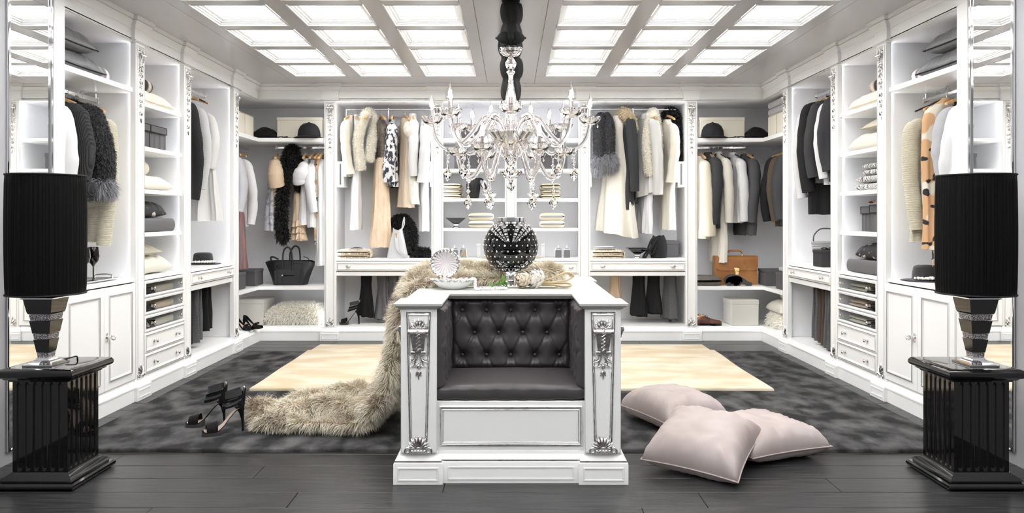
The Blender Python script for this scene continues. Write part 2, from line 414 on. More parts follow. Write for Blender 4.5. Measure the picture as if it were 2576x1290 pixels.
struct(MB().mould(run(0, .026, .088, YP), [(.0335, 2.705), (.0345, 2.707), (.0345, 2.710), (.0335, 2.7115)]), 'trim_3_silver_fillet', PATINA)
base = [(.030, 0), (.030, .092), (.034, .094), (.034, .104), (.028, .108), (.026, .116), (.018, .126), (.010, .130), (.008, .138), (.002, .142), (.0, .150), (-.04, .1502)]
def straight(off): return [(-XF+off, YP), (-XF+off, YF-off), (XF-off, YF-off), (XF-off, YP)]
pl = straight(0)
for nm, a, b in (('baseboard_left', pl[0], pl[1]), ('baseboard_right', pl[2], pl[3])):
    s = -1 if 'left' in nm else 1
    struct(MB().mould([a, (a[0], YF), (0, YF)] if False else ([pl[0], pl[1], (-2.2, YF)] if s < 0 else [(2.2, YF), pl[2], pl[3]]), base), nm, WHITE, 25)
struct(MB().mould([(-2.2, YF), (2.2, YF)], base), 'baseboard_back', WHITE, 25)
# ---------------------------------------------------------------- carved silver ornaments (x right, -y outward, z up)
def leaf(mb, b, ang, L, W, H=.01, curl=0.0, y0=0.0):
    """one carved leaf lobe growing from b=(x,z) at angle ang"""
    rr = []
    n = 6
    for i in range(n+1):
        t = i/n; a = ang+curl*t; q = math.sin(PI*min(1, t*.92+.08))**.7
        x = b[0]+L*t*math.cos(ang+curl*t*.5); z = b[1]+L*t*math.sin(ang+curl*t*.5)
        nx, nzz = -math.sin(a), math.cos(a); w = W*q/2
        rr.append([(x-nx*w, y0, z-nzz*w), (x-nx*w*.45, y0-H*q*.9, z-nzz*w*.45), (x, y0-H*q*.55, z), (x+nx*w*.45, y0-H*q*.9, z+nzz*w*.45), (x+nx*w, y0, z+nzz*w)])
    mb.rings(rr, False)
def fan(mb, c, r0, r1, a0, a1, n, H, y0=0.0):
    for k in range(n):
        a = lerp(a0, a1, (k+.5)/n); L = r1*(.82+.18*math.sin(PI*(k+.5)/n))
        leaf(mb, (c[0]+r0*math.cos(a), c[1]+r0*math.sin(a)), a, L-r0, (a1-a0)/n*L*1.02, H, 0, y0)
def scroll(mb, c, r, w0, w1):
    """little volute whose axis runs along x"""
    mb.rings([[(x, c[0]+rr*math.cos(2*PI*j/12), c[1]+rr*math.sin(2*PI*j/12)) for j in range(12)] for x, rr in ((w0, r*.55), (w0, r*.9), (lerp(w0, w1, .12), r), (lerp(w0, w1, .88), r), (w1, r*.9), (w1, r*.55))], True, True, True)
def corbel(mb, s=1.0, z0=0.0):
    """acanthus console with a shell crest, fluted body, volutes, leaves, rosette; top at z0, about .38*s tall"""
    fan(mb, (0, z0-.075*s), .012*s, .075*s, PI*.04, PI*.96, 7, .020*s)
    prof = [(.0, -.060), (-.040, -.066), (-.052, -.082), (-.050, -.100), (-.040, -.125), (-.028, -.160), (-.022, -.190), (-.026, -.205), (-.018, -.220), (0, -.222)]
    for k, (a, b) in enumerate(((-.050, -.018), (-.017, .017), (.018, .050))):
        rr = []
        for (y, z) in prof:
            q = 1-.36*((-z-.06)/.16)
            x0, x1 = a*q*s, b*q*s; xm = (x0+x1)/2; d = .35 if k != 1 else -.25
            rr.append([(x0, 0, z0+z*s), (x0, y*s*.9, z0+z*s), (lerp(x0, xm, .5), y*s*(.9+.08*d), z0+z*s), (xm, y*s*(1-.20*d), z0+z*s), (lerp(xm, x1, .5), y*s*(.9+.08*d), z0+z*s), (x1, y*s*.9, z0+z*s), (x1, 0, z0+z*s)])
        mb.rings(rr, False)
    for k in range(5):                                     # rope twist down the middle
        q = 1-.36*(k/5); zz = z0-(.105+.023*k)*s; yy = (-.046+.005*k)*s
        mb.tube([(-.013*q*s, yy+.004*s, zz-.010*s), (0, yy-.003*s, zz), (.013*q*s, yy+.004*s, zz+.010*s)], .0042*s, 5)
    for sx in (-1, 1):
        scroll(mb, (-.030*s, z0-.085*s), .020*s, sx*.046*s, sx*.062*s)
        scroll(mb, (-.014*s, z0-.212*s), .013*s, sx*.018*s, sx*.044*s)
        for k, (a, L) in enumerate(((-2.05, .06), (-1.75, .075), (-2.45, .07))):
            aa = a if sx < 0 else -PI-a
            leaf(mb, (sx*.006*s, z0-(.218+.012*k)*s), aa, L*s*1.1, .020*s, .012*s, sx*.5)
        leaf(mb, (sx*.010*s, z0-.285*s), -PI/2-sx*(-.9), .045*s, .016*s, .010*s, sx*.4)
    c = (0, z0-.295*s)
    for k in range(6): leaf(mb, c, 2*PI*k/6+.2, .024*s, .018*s, .012*s)
    mb.sphere((0, -.010*s, c[1]), .008*s, 8, 5)
    for a, L in ((-1.57, .062), (-1.1, .042), (-2.04, .042), (-.8, .028), (-2.34, .028)): leaf(mb, (0, z0-.325*s), a, L*s, .016*s, .010*s)
def drop(mb, z0, s=1.0):
    """flower and leaf festoon hanging down a pilaster, .40*s long"""
    z = z0
    for k in range(5):
        for sx in (-1, 1):
            leaf(mb, (sx*.003*s, z), -PI/2+sx*(1.05-.1*k), .040*s, .014*s, .012*s, -sx*.5)
        leaf(mb, (0, z), -PI/2, .034*s, .013*s, .010*s)
        if k in (1, 3):
            for q in range(6): leaf(mb, (0, z-.052*s), 2*PI*q/6, .020*s, .015*s, .012*s)
            mb.sphere((0, -.008*s, z-.052*s), .006*s, 6, 4)
            z -= .042*s
        z -= .052*s
    leaf(mb, (0, z+.010*s), -PI/2, .055*s, .014*s, .010*s, .6)
def shellfoot(mb, s=1.0, z0=0.0):
    """upright shell between two volutes, .085*s tall, standing at z0"""
    fan(mb, (0, z0+.018*s), .012*s, .068*s, PI*.06, PI*.94, 9, .016*s)
    for sx in (-1, 1):
        pts = [(sx*(.050+.014*math.cos(a)*(1-a/14))*s, -.010*s, z0+(.015+.014*math.sin(a)*(1-a/14))*s) for a in [k*.55-1 for k in range(14)]]
        mb.tube(pts, [.0055*s*(1-.04*k) for k in range(14)], 6)
    for k in range(5): mb.sphere(((k-2)*.015*s, -.010*s, z0+.010*s), .0085*s, 6, 4)
def acanthus(mb, s=1.0, z0=0.0):
    """small pointed leaf ornament for pilaster feet"""
    for a, L in ((PI/2, .085), (PI/2-.5, .066), (PI/2+.5, .066), (PI/2-1.05, .05), (PI/2+1.05, .05)): leaf(mb, (0, z0+.018*s), a, L*s, .024*s, .014*s)
    for sx in (-1, 1):
        pts = [(sx*(.028+.012*math.cos(a)*(1-a/12))*s, -.006*s, z0+(.012+.012*math.sin(a)*(1-a/12))*s) for a in [k*.6-1 for k in range(11)]]
        mb.tube(pts, .0045*s, 5)
BEAD = [(0, 0), (0, .005), (.003, .008), (.006, .005), (.008, .004), (.010, .006), (.013, .002), (.013, -.006)]
# ---------------------------------------------------------------- pilasters
def pilaster():
    t = thing('pilaster', 'slender white pilaster with silver carved console, floral drop and panelled plinth', 'pilaster', group='pilasters between the wardrobe bays')
    MB().box((-.0635, -.020, .150), (.0635, .02, 2.562), .002).build('shaft', WHITE, t)
    m = MB().box((-.105, -.052, 0), (.105, .02, .098), .002)
    m.mould([(-.105, .0), (-.105, -.052), (.105, -.052), (.105, 0)], [(0, .098), (-.002, .104), (-.008, .110), (-.010, .118), (-.022, .130), (-.030, .134), (-.030, .142), (-.034, .150), (-.06, .150)][::-1])
    m.frame(-.088, .088, .018, .080, [(0, 0), (.003, .003), (.010, .003), (.014, -.004), (.018, 0)], -.052); m.build('plinth_block', WHITE, t)
    m = MB().frame(-.050, .050, .178, 2.545, BEAD, -.020); m.build('panel_moulding', WHITE, t)
    m = MB().frame(-.0465, .0465, .1815, 2.5415, [(0, .0075), (.0015, .0085), (.003, .0075)], -.020); m.build('silver_line', PATINA, t)
    mb = MB(T(0, -.020, 0)); corbel(mb, .62, 2.535); mb.build('console', SILVER, t, 50)
    mb = MB(T(0, -.020, 0)); drop(mb, 2.345, .92); mb.build('floral_drop', SILVER, t, 50)['kind'] = 'stuff'
    mb = MB(T(0, -.022, 0)); acanthus(mb, 1.05, .152); mb.build('foot_ornament', SILVER, t, 50)
    return t
p0 = pilaster(); first = True
PILAB = {-1: ['the knitwear cupboard and the pleated boxes', 'the pleated boxes and the sheer dress', 'the sheer dress bay and the handbag corner'], 1: ['the floral scarf cupboard and the rolled towels', 'the rolled towels and the suit jackets', 'the suit jackets bay and the briefcase corner']}
PILBL = ['the handbag corner and the peach gown bay', 'the peach gown bay and the bag shelves', 'the two halves of the centre shelves', 'the towel shelves and the grey fur stole bay', 'the grey fur stole bay and the briefcase corner']
for s in (-1, 1):
    for i, yc in enumerate(PILY):
        t = p0 if first else dup(p0); first = False; t['label'] = 'white pilaster with silver carvings between '+PILAB[s][i]
        t.location = (s*XF, yc, 0); t.rotation_euler.z = PI/2 if s < 0 else -PI/2
for i, xc in enumerate(PILX):
    t = dup(p0); t['label'] = 'white pilaster with silver carvings between '+PILBL[i]; t.location = (xc, YF, 0); t.rotation_euler.z = 0
# ---------------------------------------------------------------- wardrobe units (x along the wall, y into the cabinet, z up)
D = .585
def knob(parent, x, z, y=-.022, kind='round'):
    m = MB(T(x, y, z) @ Matrix.Rotation(PI/2, 4, 'X'))
    if kind == 'round':
        m.lathe([(.011, 0), (.011, .003), (.005, .005), (.005, .014), (.009, .017), (.0125, .022), (.0125, .027), (.009, .031), (.003, .033)], 14, mod=lambda a, k: 1+(.10*math.cos(7*a) if 4 <= k <= 7 else 0))
    else:
        m.lathe([(.024, 0), (.024, .004), (.012, .010), (.016, .014), (.028, .020), (.022, .027), (.006, .031)], 18, sy=.5)
    return m.build('knob', NICKEL if kind == 'round' else STEEL, parent)
PANELF = [(0, 0), (.002, .006), (.006, .008), (.010, .006), (.012, .003), (.016, .004), (.018, .002), (.024, -.001), (.026, -.004), (.040, -.004)]
def drawer(parent, x0, x1, z0, z1, glass=False, knobs=(.2, .8), kind='round'):
    r = bpy.data.objects.new('drawer', None); COL.objects.link(r); r.parent = parent
    if glass:
        m = MB()
        fw = .020
        for a, b in (((x0, -.018, z0), (x1, .004, z0+fw)), ((x0, -.018, z1-fw), (x1, .004, z1)), ((x0, -.018, z0+fw), (x0+fw, .004, z1-fw)), ((x1-fw, -.018, z0+fw), (x1, .004, z1-fw))): m.box(a, b, .002)
        m.frame(x0+.006, x1-.006, z0+.006, z1-.006, [(0, 0), (.002, .005), (.006, .006), (.010, .002), (.014, .003), (.016, 0)], -.018)
        m.build('front_frame', WHITE, r)
        MB().box((x0+fw, -.008, z0+fw), (x1-fw, -.004, z1-fw)).build('pane', PANE, r)
        MB().box((x0+.012, .004, z0), (x0+.020, D-.06, z1-.02)).box((x1-.020, .004, z0), (x1-.012, D-.06, z1-.02)).box((x0+.02, .004, z0), (x1-.02, D-.06, z0+.008)).box((x0+.02, D-.068, z0+.008), (x1-.02, D-.06, z1-.02)).build('tray', INNER, r)
    else:
        MB().box((x0, -.018, z0), (x1, .002, z1), .002).frame(x0+.010, x1-.010, z0+.010, z1-.010, PANELF, -.018).build('front', WHITE, r)
        MB().frame(x0+.0125, x1-.0125, z0+.0125, z1-.0125, [(.001, .0075), (.003, .0088), (.005, .0085), (.0065, .0075)], -.018).build('silver_line', PATINA, r)
        MB().box((x0+.012, .004, z0+.004), (x1-.012, D-.06, z1-.016)).build('box', INNER, r)
    for k in knobs: knob(r, lerp(x0, x1, k), (z0+z1)/2, -.020, kind)
    return r
def cab_door(parent, x0, x1, z0, z1, hx):
    r = bpy.data.objects.new('door', None); COL.objects.link(r); r.parent = parent
    MB().box((x0, -.018, z0), (x1, .002, z1), .002).frame(x0+.050, x1-.050, z0+.050, z1-.050, PANELF, -.018).build('leaf', WHITE, r)
    MB().frame(x0+.052, x1-.052, z0+.052, z1-.052, [(.000, .0065), (.003, .0088), (.007, .0088), (.010, .0062)], -.018).build('silver_line', PATINA, r)
    if hx is not None:
        zc = lerp(z0, z1, .52); m = MB(T(hx, -.018, zc) @ Matrix.Rotation(PI/2, 4, 'X'))
        m.lathe([(.016, 0), (.016, .003), (.006, .006), (.005, .030), (.008, .032)], 14, sy=2.0, mod=lambda a, k: 1+(.12*math.cos(8*a) if k < 2 else 0))
        for k in range(8):
            a = 2*PI*k/8
            m.tube([(.006*math.cos(a), .006*math.sin(a), .030), (.015*math.cos(a+.3), .015*math.sin(a+.3), .037), (.017*math.cos(a+.6), .017*math.sin(a+.6), .046), (.013*math.cos(a+.9), .013*math.sin(a+.9), .055), (.003*math.cos(a+1.2), .003*math.sin(a+1.2), .060)], .0022, 5)
        m.sphere((0, 0, .046), .005, 8, 5); m.build('cage_knob', SILVER, r)
    return r
def shelf(parent, x0, x1, z, th=.032, name='shelf', y0=.004, y1=None):
    return MB().box((x0, y0, z-th), (x1, D-.012 if y1 is None else y1, z), .003).build(name, WHITE, parent)
def rail(parent, x0, x1, y, z, oval=True):
    m = MB()
    m.box((x0, y-.007, z-.015), (x1, y+.007, z+.015), .006)
    for x in (x0, x1):
        s = 1 if x == x0 else -1
        m.box(tuple(min(a, b) for a, b in zip((x, y-.014, z-.022), (x+s*.012, y+.014, z+.022))), tuple(max(a, b) for a, b in zip((x, y-.014, z-.022), (x+s*.012, y+.014, z+.022))), .003)
        m.tube([(x+s*.02, y, z+.012), (x+s*.02, y, z+.045)], .006, 8)
    return m.build('hanging_rail', CHROME, parent)
def carcass(name, label, W, loc, rz, led=True, top=2.56):
    t = thing(name, label, 'wardrobe', loc, rz)
    MB().box((0, D-.012, .150), (W, D, top+.02)).build('back_panel', INNER, t)
    for x in (0, W-.022): MB().box((x, 0, .150), (x+.022, D-.012, top+.02), .001).build('side_panel', INNER, t)
    MB().box((.022, .0, top+.006), (W-.022, D-.012, top+.026)).build('top_panel', INNER, t)
    MB().box((.022, -.004, .128), (W-.022, D-.012, .150), .002).build('bottom_panel', WHITE, t)
    for a, b in ((.022, .062), (W-.062, W-.022)): MB().box((a, -.001, .150), (b, .018, top), .002).build('face_stile', WHITE, t)
    return t
def leds(t, W, z0, z1, y=.022, wide=.008):
    for s, x in ((1, .0222), (-1, W-.0222)):
        xs = sorted((x, x+s*.004)); MB().box((xs[0], y, z0), (xs[1], y+wide, z1)).build('led_or_fill_strip', LED, t, smooth=0)
ZS = [.872, 1.198, 1.518, 1.835, 2.162]       # deck and shelf heights
def counter(t, W):
    m = MB().box((.022, -.006, .848), (W-.022, D-.012, .872), .003); m.build('deck', WHITE, t)
def unit_shelves(label, W, loc, rz, lower, with_led=True, group=None):
    t = carcass('shelf_wardrobe', label, W, loc, rz); counter(t, W)
    for z in ZS[1:]: shelf(t, .022, W-.022, z)
    if with_led: leds(t, W, .875, 2.555, wide=.008 if lower == 'drawers' else .026)  # strips hidden in the centre bays are widened to brighten them
    if lower != 'drawers': MB().box((.07, .054, 2.5602), (W-.07, .060, 2.5655)).build('led_or_fill_strip', LED, t, smooth=0)  # added fill strip behind the cornice, brightens the centre shelves
    a, b = .064, W-.064
    if lower == 'drawers':
        z = .842
        for k in range(3): drawer(t, a, b, z-.124, z, True, (.16, .84)); z -= .128
        for k in range(2): drawer(t, a, b, z-.148, z, False, (.22, .78)); z -= .152
    else:
        drawer(t, a, b, .716, .842, False, (.12, .88), 'oval')
        cab_door(t, a, (a+b)/2-.001, .158, .700, None); cab_door(t, (a+b)/2+.001, b, .158, .700, None)
        MB().box((a, .0, .702), (b, .018, .714)).build('rail_strip', WHITE, t)
    return t
def unit_hang(label, W, loc, rz, railz, kn='round', with_led=True, lift=None):
    t = carcass('hanging_wardrobe', label, W, loc, rz); counter(t, W)
    if with_led: leds(t, W, .875, 2.555, wide=.020 if lift else .008)  # hidden strips in the back-wall bays are widened for more light
    a, b = .064, W-.064
    drawer(t, a, b, .742, .842, False, (.16, .84) if kn == 'round' else (.13, .87), kn)
    MB().box((.022, -.004, .690), (W-.022, D-.012, .734), .003).build('rail_strip', WHITE, t)
    m = MB()                                           # trouser rack under the drawer
    m.box((.07, .26, .664), (W-.07, .275, .678), .003)
    for s in (0, 1): m.box((.03+s*(W-.08), .05, .668), (.05+s*(W-.08), D-.06, .684), .003)
    m.build('trouser_rack', STEEL, t)
    if lift:
        MB().box((.07, .054, 2.5602), (W-.07, .060, 2.5655)).build('led_or_fill_strip', LED, t, smooth=0)  # extra fill strip tucked behind the cornice to brighten this back bay
        m = MB(); m.tube([(.10, .30, railz), (W-.10, .30, railz)], .009, 10)
        for x in (.10, W-.10): m.tube([(x, .30, railz), (x, .32, 1.75)], .009, 10)
        m.tube([(W*.5, .30, railz+.015), (W*.5, .30, railz-.75)], .008, 8); m.build('lift_rail', STEEL, t)
        for x in (.026, W-.026):
            s = 1 if x < W/2 else -1; xs = sorted((x, x+s*.075))
            m = MB().box((xs[0], .16, 1.645), (xs[1], .44, 1.925), .008); m.build('lift_housing', WHITE, t)
            xs = sorted((x+s*.03, x+s*.05)); MB().box((xs[0], .155, 1.67), (xs[1], .1595, 1.90)).build('housing_slot', BLACKG, t)
    else:
        m = MB().tube([(.024, .275, railz), (W-.024, .275, railz)], .0125, 12)
        for x, s in ((.022, 1), (W-.022, -1)): m.rings([[(x+s*k, .275+r*math.cos(2*PI*j/12), railz+r*math.sin(2*PI*j/12)) for j in range(12)] for k, r in ((.001, .022), (.010, .022), (.014, .015))], True, True, True)
        m.build('hanging_rail', CHROME, t)
    return t
def unit_doors(label, W, loc, rz, hside):
    t = carcass('cupboard_wardrobe', label, W, loc, rz); counter(t, W)
    leds(t, W, .875, 2.555)
    shelf(t, .022, W-.022, 2.238, .036)
    rail(t, .024, W-.024, .275, 2.15)
    mid = W/2
    cab_door(t, .026, mid-.001, .156, .840, mid-.03 if hside < 0 else None); cab_door(t, mid+.001, W-.066, .156, .840, mid+.03 if hside > 0 else None)
    return t
L_, R_ = PI/2, -PI/2
W0 = PILY[0]-YP; W2 = PILY[1]-PILY[0]; W3 = PILY[2]-PILY[1]
unit_doors('white wardrobe bay with two panelled doors below a rail of grey knitwear and grey fur', W0, (-XF, YP, 0), L_, 1)
unit_doors('white wardrobe bay with two panelled doors below a rail with a floral scarf', W0, (XF, PILY[0], 0), R_, -1)
unit_shelves('white shelf bay with glass-front drawers, pleated grey boxes on its second shelf', W2, (-XF, PILY[0], 0), L_, 'drawers')
unit_shelves('white shelf bay with glass-front drawers, rolled black and white towels on a shelf', W2, (XF, PILY[1], 0), R_, 'drawers')
unit_hang('white hanging bay with sheer white dress above a straw hat and single drawer', W3, (-XF, PILY[1], 0), L_, 2.49)
unit_hang('white hanging bay with dark suit jackets above a wicker basket and single drawer', W3, (XF, PILY[2], 0), R_, 2.49)
WB = PILX[1]-PILX[0]; WC = PILX[2]-PILX[1]
unit_hang('white hanging bay with a peach gown and black feathered scarf above an oval-knob drawer', WB, (PILX[0], YF, 0), 0, 2.51, 'oval', True, True)
unit_hang('white hanging bay with a grey fur stole and cream skirt above an oval-knob drawer', WB, (PILX[3], YF, 0), 0, 2.51, 'oval', True, True)
unit_shelves('white shelf bay holding a black vase-shaped bag and a black footed bowl', WC, (PILX[1], YF, 0), 0, 'doors', True)
unit_shelves('white shelf bay with cream towels behind the studded vase, no bag on its shelves', WC, (PILX[2], YF, 0), 0, 'doors', True)
def unit_corner(s, label):
    """open L-shaped corner bay, mirrored by s"""
    t = thing('corner_wardrobe', label, 'wardrobe', (0, 0, 0))
    xs = lambda a, b: sorted((s*a, s*b))
    y0, y1, xa, xb = PILY[2], YF+D, XF+D, PILX[4]
    def bx(nm, m, a, b, c, d, e, f, ch=.002):
        q = xs(a, b); return MB().box((q[0], c, e), (q[1], d, f), ch).build(nm, m, t)
    bx('back_panel', INNER, xa-.012, xa, y0, y1, .15, 2.58); bx('back_panel', INNER, xb, xa-.012, y1-.012, y1, .15, 2.58)
    bx('side_panel', INNER, XF+.002, xa-.012, y0, y0+.022, .15, 2.58); bx('side_panel', INNER, xb-.022+.022, xb+.022, YF, y1-.012, .15, 2.58)
    def Lslab(nm, z, th, m=WHITE):
        pts = [(xb+.022, YF+.004), (XF+.004, YF+.004), (XF+.004, y0+.022), (xa-.012, y0+.022), (xa-.012, y1-.012), (xb+.022, y1-.012)]
        P2 = [(s*x, y) for x, y in pts]
        n = 6; return MB().add([(x, y, z-th) for x, y in P2]+[(x, y, z) for x, y in P2], [(0, 1, 4, 5), (1, 2, 3, 4), (6, 7, 10, 11), (7, 8, 9, 10)]+[(i, (i+1) % n, (i+1) % n+n, i+n) for i in range(n)]).build(nm, m, t, 0)
    Lslab('top_panel', 2.586, .02, INNER); Lslab('shelf', 2.165, .040); Lslab('shelf', .575, .036); Lslab('bottom_panel', .150, .022)
    for z0_, z1_ in ((.16, .53), (.60, 2.11), (2.18, 2.54)):  # added strips, out of view, that lighten the corner bay
        wd = .026 if z0_ < .2 else .010; q = xs(XF+.030, XF+.030+wd); MB().box((q[0], y0+.0222, z0_), (q[1], y0+.026, z1_)).build('led_or_fill_strip', LED, t, smooth=0)
        q = xs(xb+.0222, xb+.026); MB().box((q[0], YF+.030, z0_), (q[1], YF+.030+wd, z1_)).build('led_or_fill_strip', LED, t, smooth=0)
    m = MB(); q = xs(xb+.03, 2.62); m.box((q[0], 8.163, 2.072), (q[1], 8.177, 2.102), .006)
    m.tube([(s*2.60, 8.17, 2.10), (s*2.60, 8.17, 2.128)], .006, 8); m.build('hanging_rail', CHROME, t)
    m = MB(); q = xs(2.968, 2.982); m.box((q[0], y0+.03, 2.072), (q[1], 8.36, 2.102), .006)
    m.tube([(s*2.975, 8.34, 2.10), (s*2.975, 8.34, 2.128)], .006, 8); m.build('hanging_rail', CHROME, t)
    return t
unit_corner(-1, 'open corner wardrobe with a black handbag, feather boa and cream fur cushion')
unit_corner(1, 'open corner wardrobe with a tan briefcase and a beige box')
# ---------------------------------------------------------------- island seat
def island():
    t = thing('island_bench', 'white island counter with a tufted grey satin seat niche and silver carvings', 'island', (0, 3.58, 0))
    # plan in local coordinates, y grows away from the viewer
    Yb = 1.62
    m = MB()
    m.box((-.530, .050, .11), (-.372, .58, .862), .003).box((.372, .050, .11), (.530, .58, .862), .003)      # cheeks
    m.box((-.530, .575, .11), (.530, Yb-.06, .862), .003)                                                     # rear body
    m.box((-.372, .070, .11), (.372, .53, .395), .003)                                                        # seat base
    m.build('body', WHITE, t)
    # pilaster faces at the front, tapering recessed panels
    for sx in (-1, 1):
        c = sx*.4525
        MB().box((c-.088, .030, .150), (c+.088, .055, .862), .003).build('front_pilaster', WHITE, t)
        def taper(mb, o0, o1, prof, y):
            rr = []
            pts = [(c-.062+.016, .172, 1, 1), (c+.062-.016, .172, -1, 1), (c+.062, .845, -1, -1), (c-.062, .845, 1, -1)]
            for (x, z, ax, az) in pts: rr.append([(x+ax*o, y-h, z+az*o) for o, h in prof])
            rr.append(rr[0]); mb.rings(rr, False)
        mb = MB(); taper(mb, 0, 0, [(0, 0), (.001, .006), (.004, .009), (.008, .007), (.011, .004), (.014, .006), (.018, .001), (.019, -.001)], .030); mb.build('pilaster_moulding', WHITE, t)
        mb = MB(); taper(mb, 0, 0, [(.0008, .0065), (.003, .0098), (.0065, .0095), (.0095, .0066)], .030); taper(mb, 0, 0, [(.012, .0052), (.0145, .0066), (.0165, .0040)], .030); mb.build('silver_line', SILVER, t)
        mb = MB(T(c, .030, 0)); corbel(mb, .80, .815); mb.build('console', SILVER, t, 50)
        mb = MB(T(c, .026, 0)); shellfoot(mb, 1.02, .152); mb.build('shell_foot', SILVER, t, 50)
        # side consoles near the front corner
        M = T(sx*.530, .155, 0) @ RZ(sx*PI/2)
        mb = MB(M); corbel(mb, .80, .815); mb.build('console', SILVER, t, 50)
        mb = MB(M); shellfoot(mb, 1.0, .152); mb.build('shell_foot', SILVER, t, 50)
        mb = MB(M); mb.frame(-.08, .08, .172, .845, BEAD, 0); mb.build('side_moulding', WHITE, t)
        mb = MB(T(sx*.530, (.26+Yb-.26)/2, 0) @ RZ(sx*PI/2)); hw = (Yb-.26-.30)/2; mb.frame(-hw, hw, .19, .83, PANELF, 0); mb.build('side_moulding', WHITE, t)
    # plinth: blocks at the corners, recessed runs between
    prof = [(0, 0), (0, .098), (-.002, .104), (-.007, .106), (-.007, .114), (-.012, .122), (-.022, .132), (-.028, .135), (-.030, .148), (-.040, .152), (-.08, .152)]
    out = [(-.575, .015), (-.333, .015), (-.333, .037), (.333, .037), (.333, .015), (.575, .015), (.575, .26), (.553, .26), (.553, Yb-.27), (.575, Yb-.27), (.575, Yb-.01), (-.575, Yb-.01), (-.575, Yb-.27), (-.553, Yb-.27), (-.553, .26), (-.575, .26)]
    MB().mould(out, prof, True).build('plinth', WHITE, t, 25)
    MB().mould(out, [(-.0055, .1062), (-.0062, .108), (-.0062, .112), (-.0062, .1135)], True)
    MB().mould(out, [(-.0058, .1066), (-.0050, .110), (-.0062, .1138)], True).build('silver_line', SILVER, t)
    m = MB()
    for a, b in ((-.555, -.353), (.353, .555)): m.frame(a, b, .016, .084, [(0, 0), (.002, .003), (.008, .003), (.012, -.003), (.018, 0)], .015)
    m.frame(-.312, .312, .016, .084, [(0, 0), (.002, .003), (.008, .003), (.012, -.003), (.018, 0)], .037); m.build('plinth_panel', WHITE, t)
    # lower front panel
    MB().frame(-.355, .355, .172, .372, PANELF, .070).build('front_panel', WHITE, t)
    MB().frame(-.352, .352, .175, .369, [(.000, .0068), (.003, .0086), (.007, .0086), (.0085, .0068)], .070).frame(-.338, .338, .189, .355, [(0, .0040), (.002, .0052), (.004, .003)], .070).build('silver_line', SILVER, t)
    # top slab: U-shaped with lobes over the corner pilasters
    top = [(-.573, 0), (-.334, 0), (-.334, .475), (.334, .475), (.334, 0), (.573, 0), (.573, .22), (.545, .22), (.545, Yb-.30), (.573, Yb-.30), (.573, Yb), (-.573, Yb), (-.573, Yb-.30), (-.545, Yb-.30), (-.545, .22), (-.573, .22)]
    tp = [(-.030, .858), (-.022, .858), (-.022, .864), (-.012, .866), (-.008, .872), (-.002, .874), (0, .880), (0, .886), (-.006, .890), (-.012, .890)]
    m = MB().mould(top, tp, True)
    n = len(top); inn = []
    for i in range(n):
        p = Vector(top[i]); d0 = (p-Vector(top[i-1])).normalized(); d1 = (Vector(top[(i+1) % n])-p).normalized()
        n0 = Vector((d0.y, -d0.x)); n1 = Vector((d1.y, -d1.x)); mm = n0+n1; mm = mm/mm.dot(n0); inn.append(p-mm*.012)
    V3 = [(p.x, p.y, .890) for p in inn]
    x = lambda i: V3[i]
    m.add(V3, [(0, 1, 2, 14, 15), (3, 4, 5, 6, 7), (2, 3, 7, 8, 13, 14), (8, 9, 10, 11, 12, 13)]); m.build('counter_top', mat('counter_lacquer', (.56, .56, .53), .34), t, 25)
    MB().mould(top, [(-.021, .8645), (-.0115, .8665), (-.0105, .8668)], True).build('silver_line', SILVER, t)
    # tufted back and side pads
    def tuft(nm, w, h, nb, rows, origin, M):
        btn = []
        for r in range(rows):
            k = nb if r % 2 == 0 else nb-1
            for i in range(k): btn.append(((i-(k-1)/2)*w/nb, h*(.20+.62*(rows-1-r)/(rows-1))))
        def fn(u, v):
            X = (u-.5)*w; Z = v*h
            d = min(math.hypot(X-b[0], (Z-b[1])*1.15) for b in btn)
            ed = min(u, 1-u, v*h/w, (1-v)*h/w); e = min(1, ed/.05)
            y = -.050*(e**.5)*(1-.72*math.exp(-(d/.030)**2)-.22*math.exp(-(d/.075)**2))
            # diamond creases between neighbouring buttons
            cr = 0
            for b in btn:
                dx, dz = abs(X-b[0]), abs(Z-b[1]); sl = h*.62/(rows-1)/(w/nb/2)
                q = abs(dz-dx*sl)/math.hypot(1, sl)
                if dx < w/nb/2 and dz < h*.62/(rows-1): cr = max(cr, math.exp(-(q/.006)**2))
                if Z > max(bb[1] for bb in btn)-.001 and b[1] > h*.80: cr = max(cr, math.exp(-(dx/.006)**2))
                if Z < min(bb[1] for bb in btn)+.001 and b[1] < h*.22: cr = max(cr, .7*math.exp(-(dx/.006)**2))
            return (X, y+.009*cr*e, Z)
        pad = MB(M).grid(fn, 110, 70).build(nm, SATIN, t, 80)
        b = MB(M)
        for q in btn: b.sphere((q[0], -.014, q[1]), .0095, 8, 5, (1, .6, 1))
        b.build('buttons', SATIN, pad)
    tuft('back_pad', .680, .405, 5, 3, None, T(0, .572, .455))
    for sx in (-1, 1): tuft('side_pad', .475, .405, 3, 3, None, T(sx*.372, .305, .455) @ RZ(-sx*PI/2))
    # seat cushion
    def cush(u, v):
        x = -.371+.742*u; a = v*2*PI; yc, zc = .305, .432; hy, hz = .238, .040
        e = min(1, min(u, 1-u)/.03)**.5
        cy = math.copysign(abs(math.cos(a))**.25, math.cos(a)); cz = math.copysign(abs(math.sin(a))**.55, math.sin(a))
        wr = .0022*nz(x*9, cy*2, cz*3)+.0018*math.sin(x*60+3*nz(x*5, 1))*max(0, -cy)*(1 if cz < .8 else .2)
        return (x, yc+hy*cy*(.97+.03*e)+wr, zc+hz*cz*(.85+.15*e)+.006*cz*math.sin(PI*u)+wr)
    m = MB().grid(cush, 60, 40); m.build('seat_cushion', SATIN, t, 60)
    return t
island()
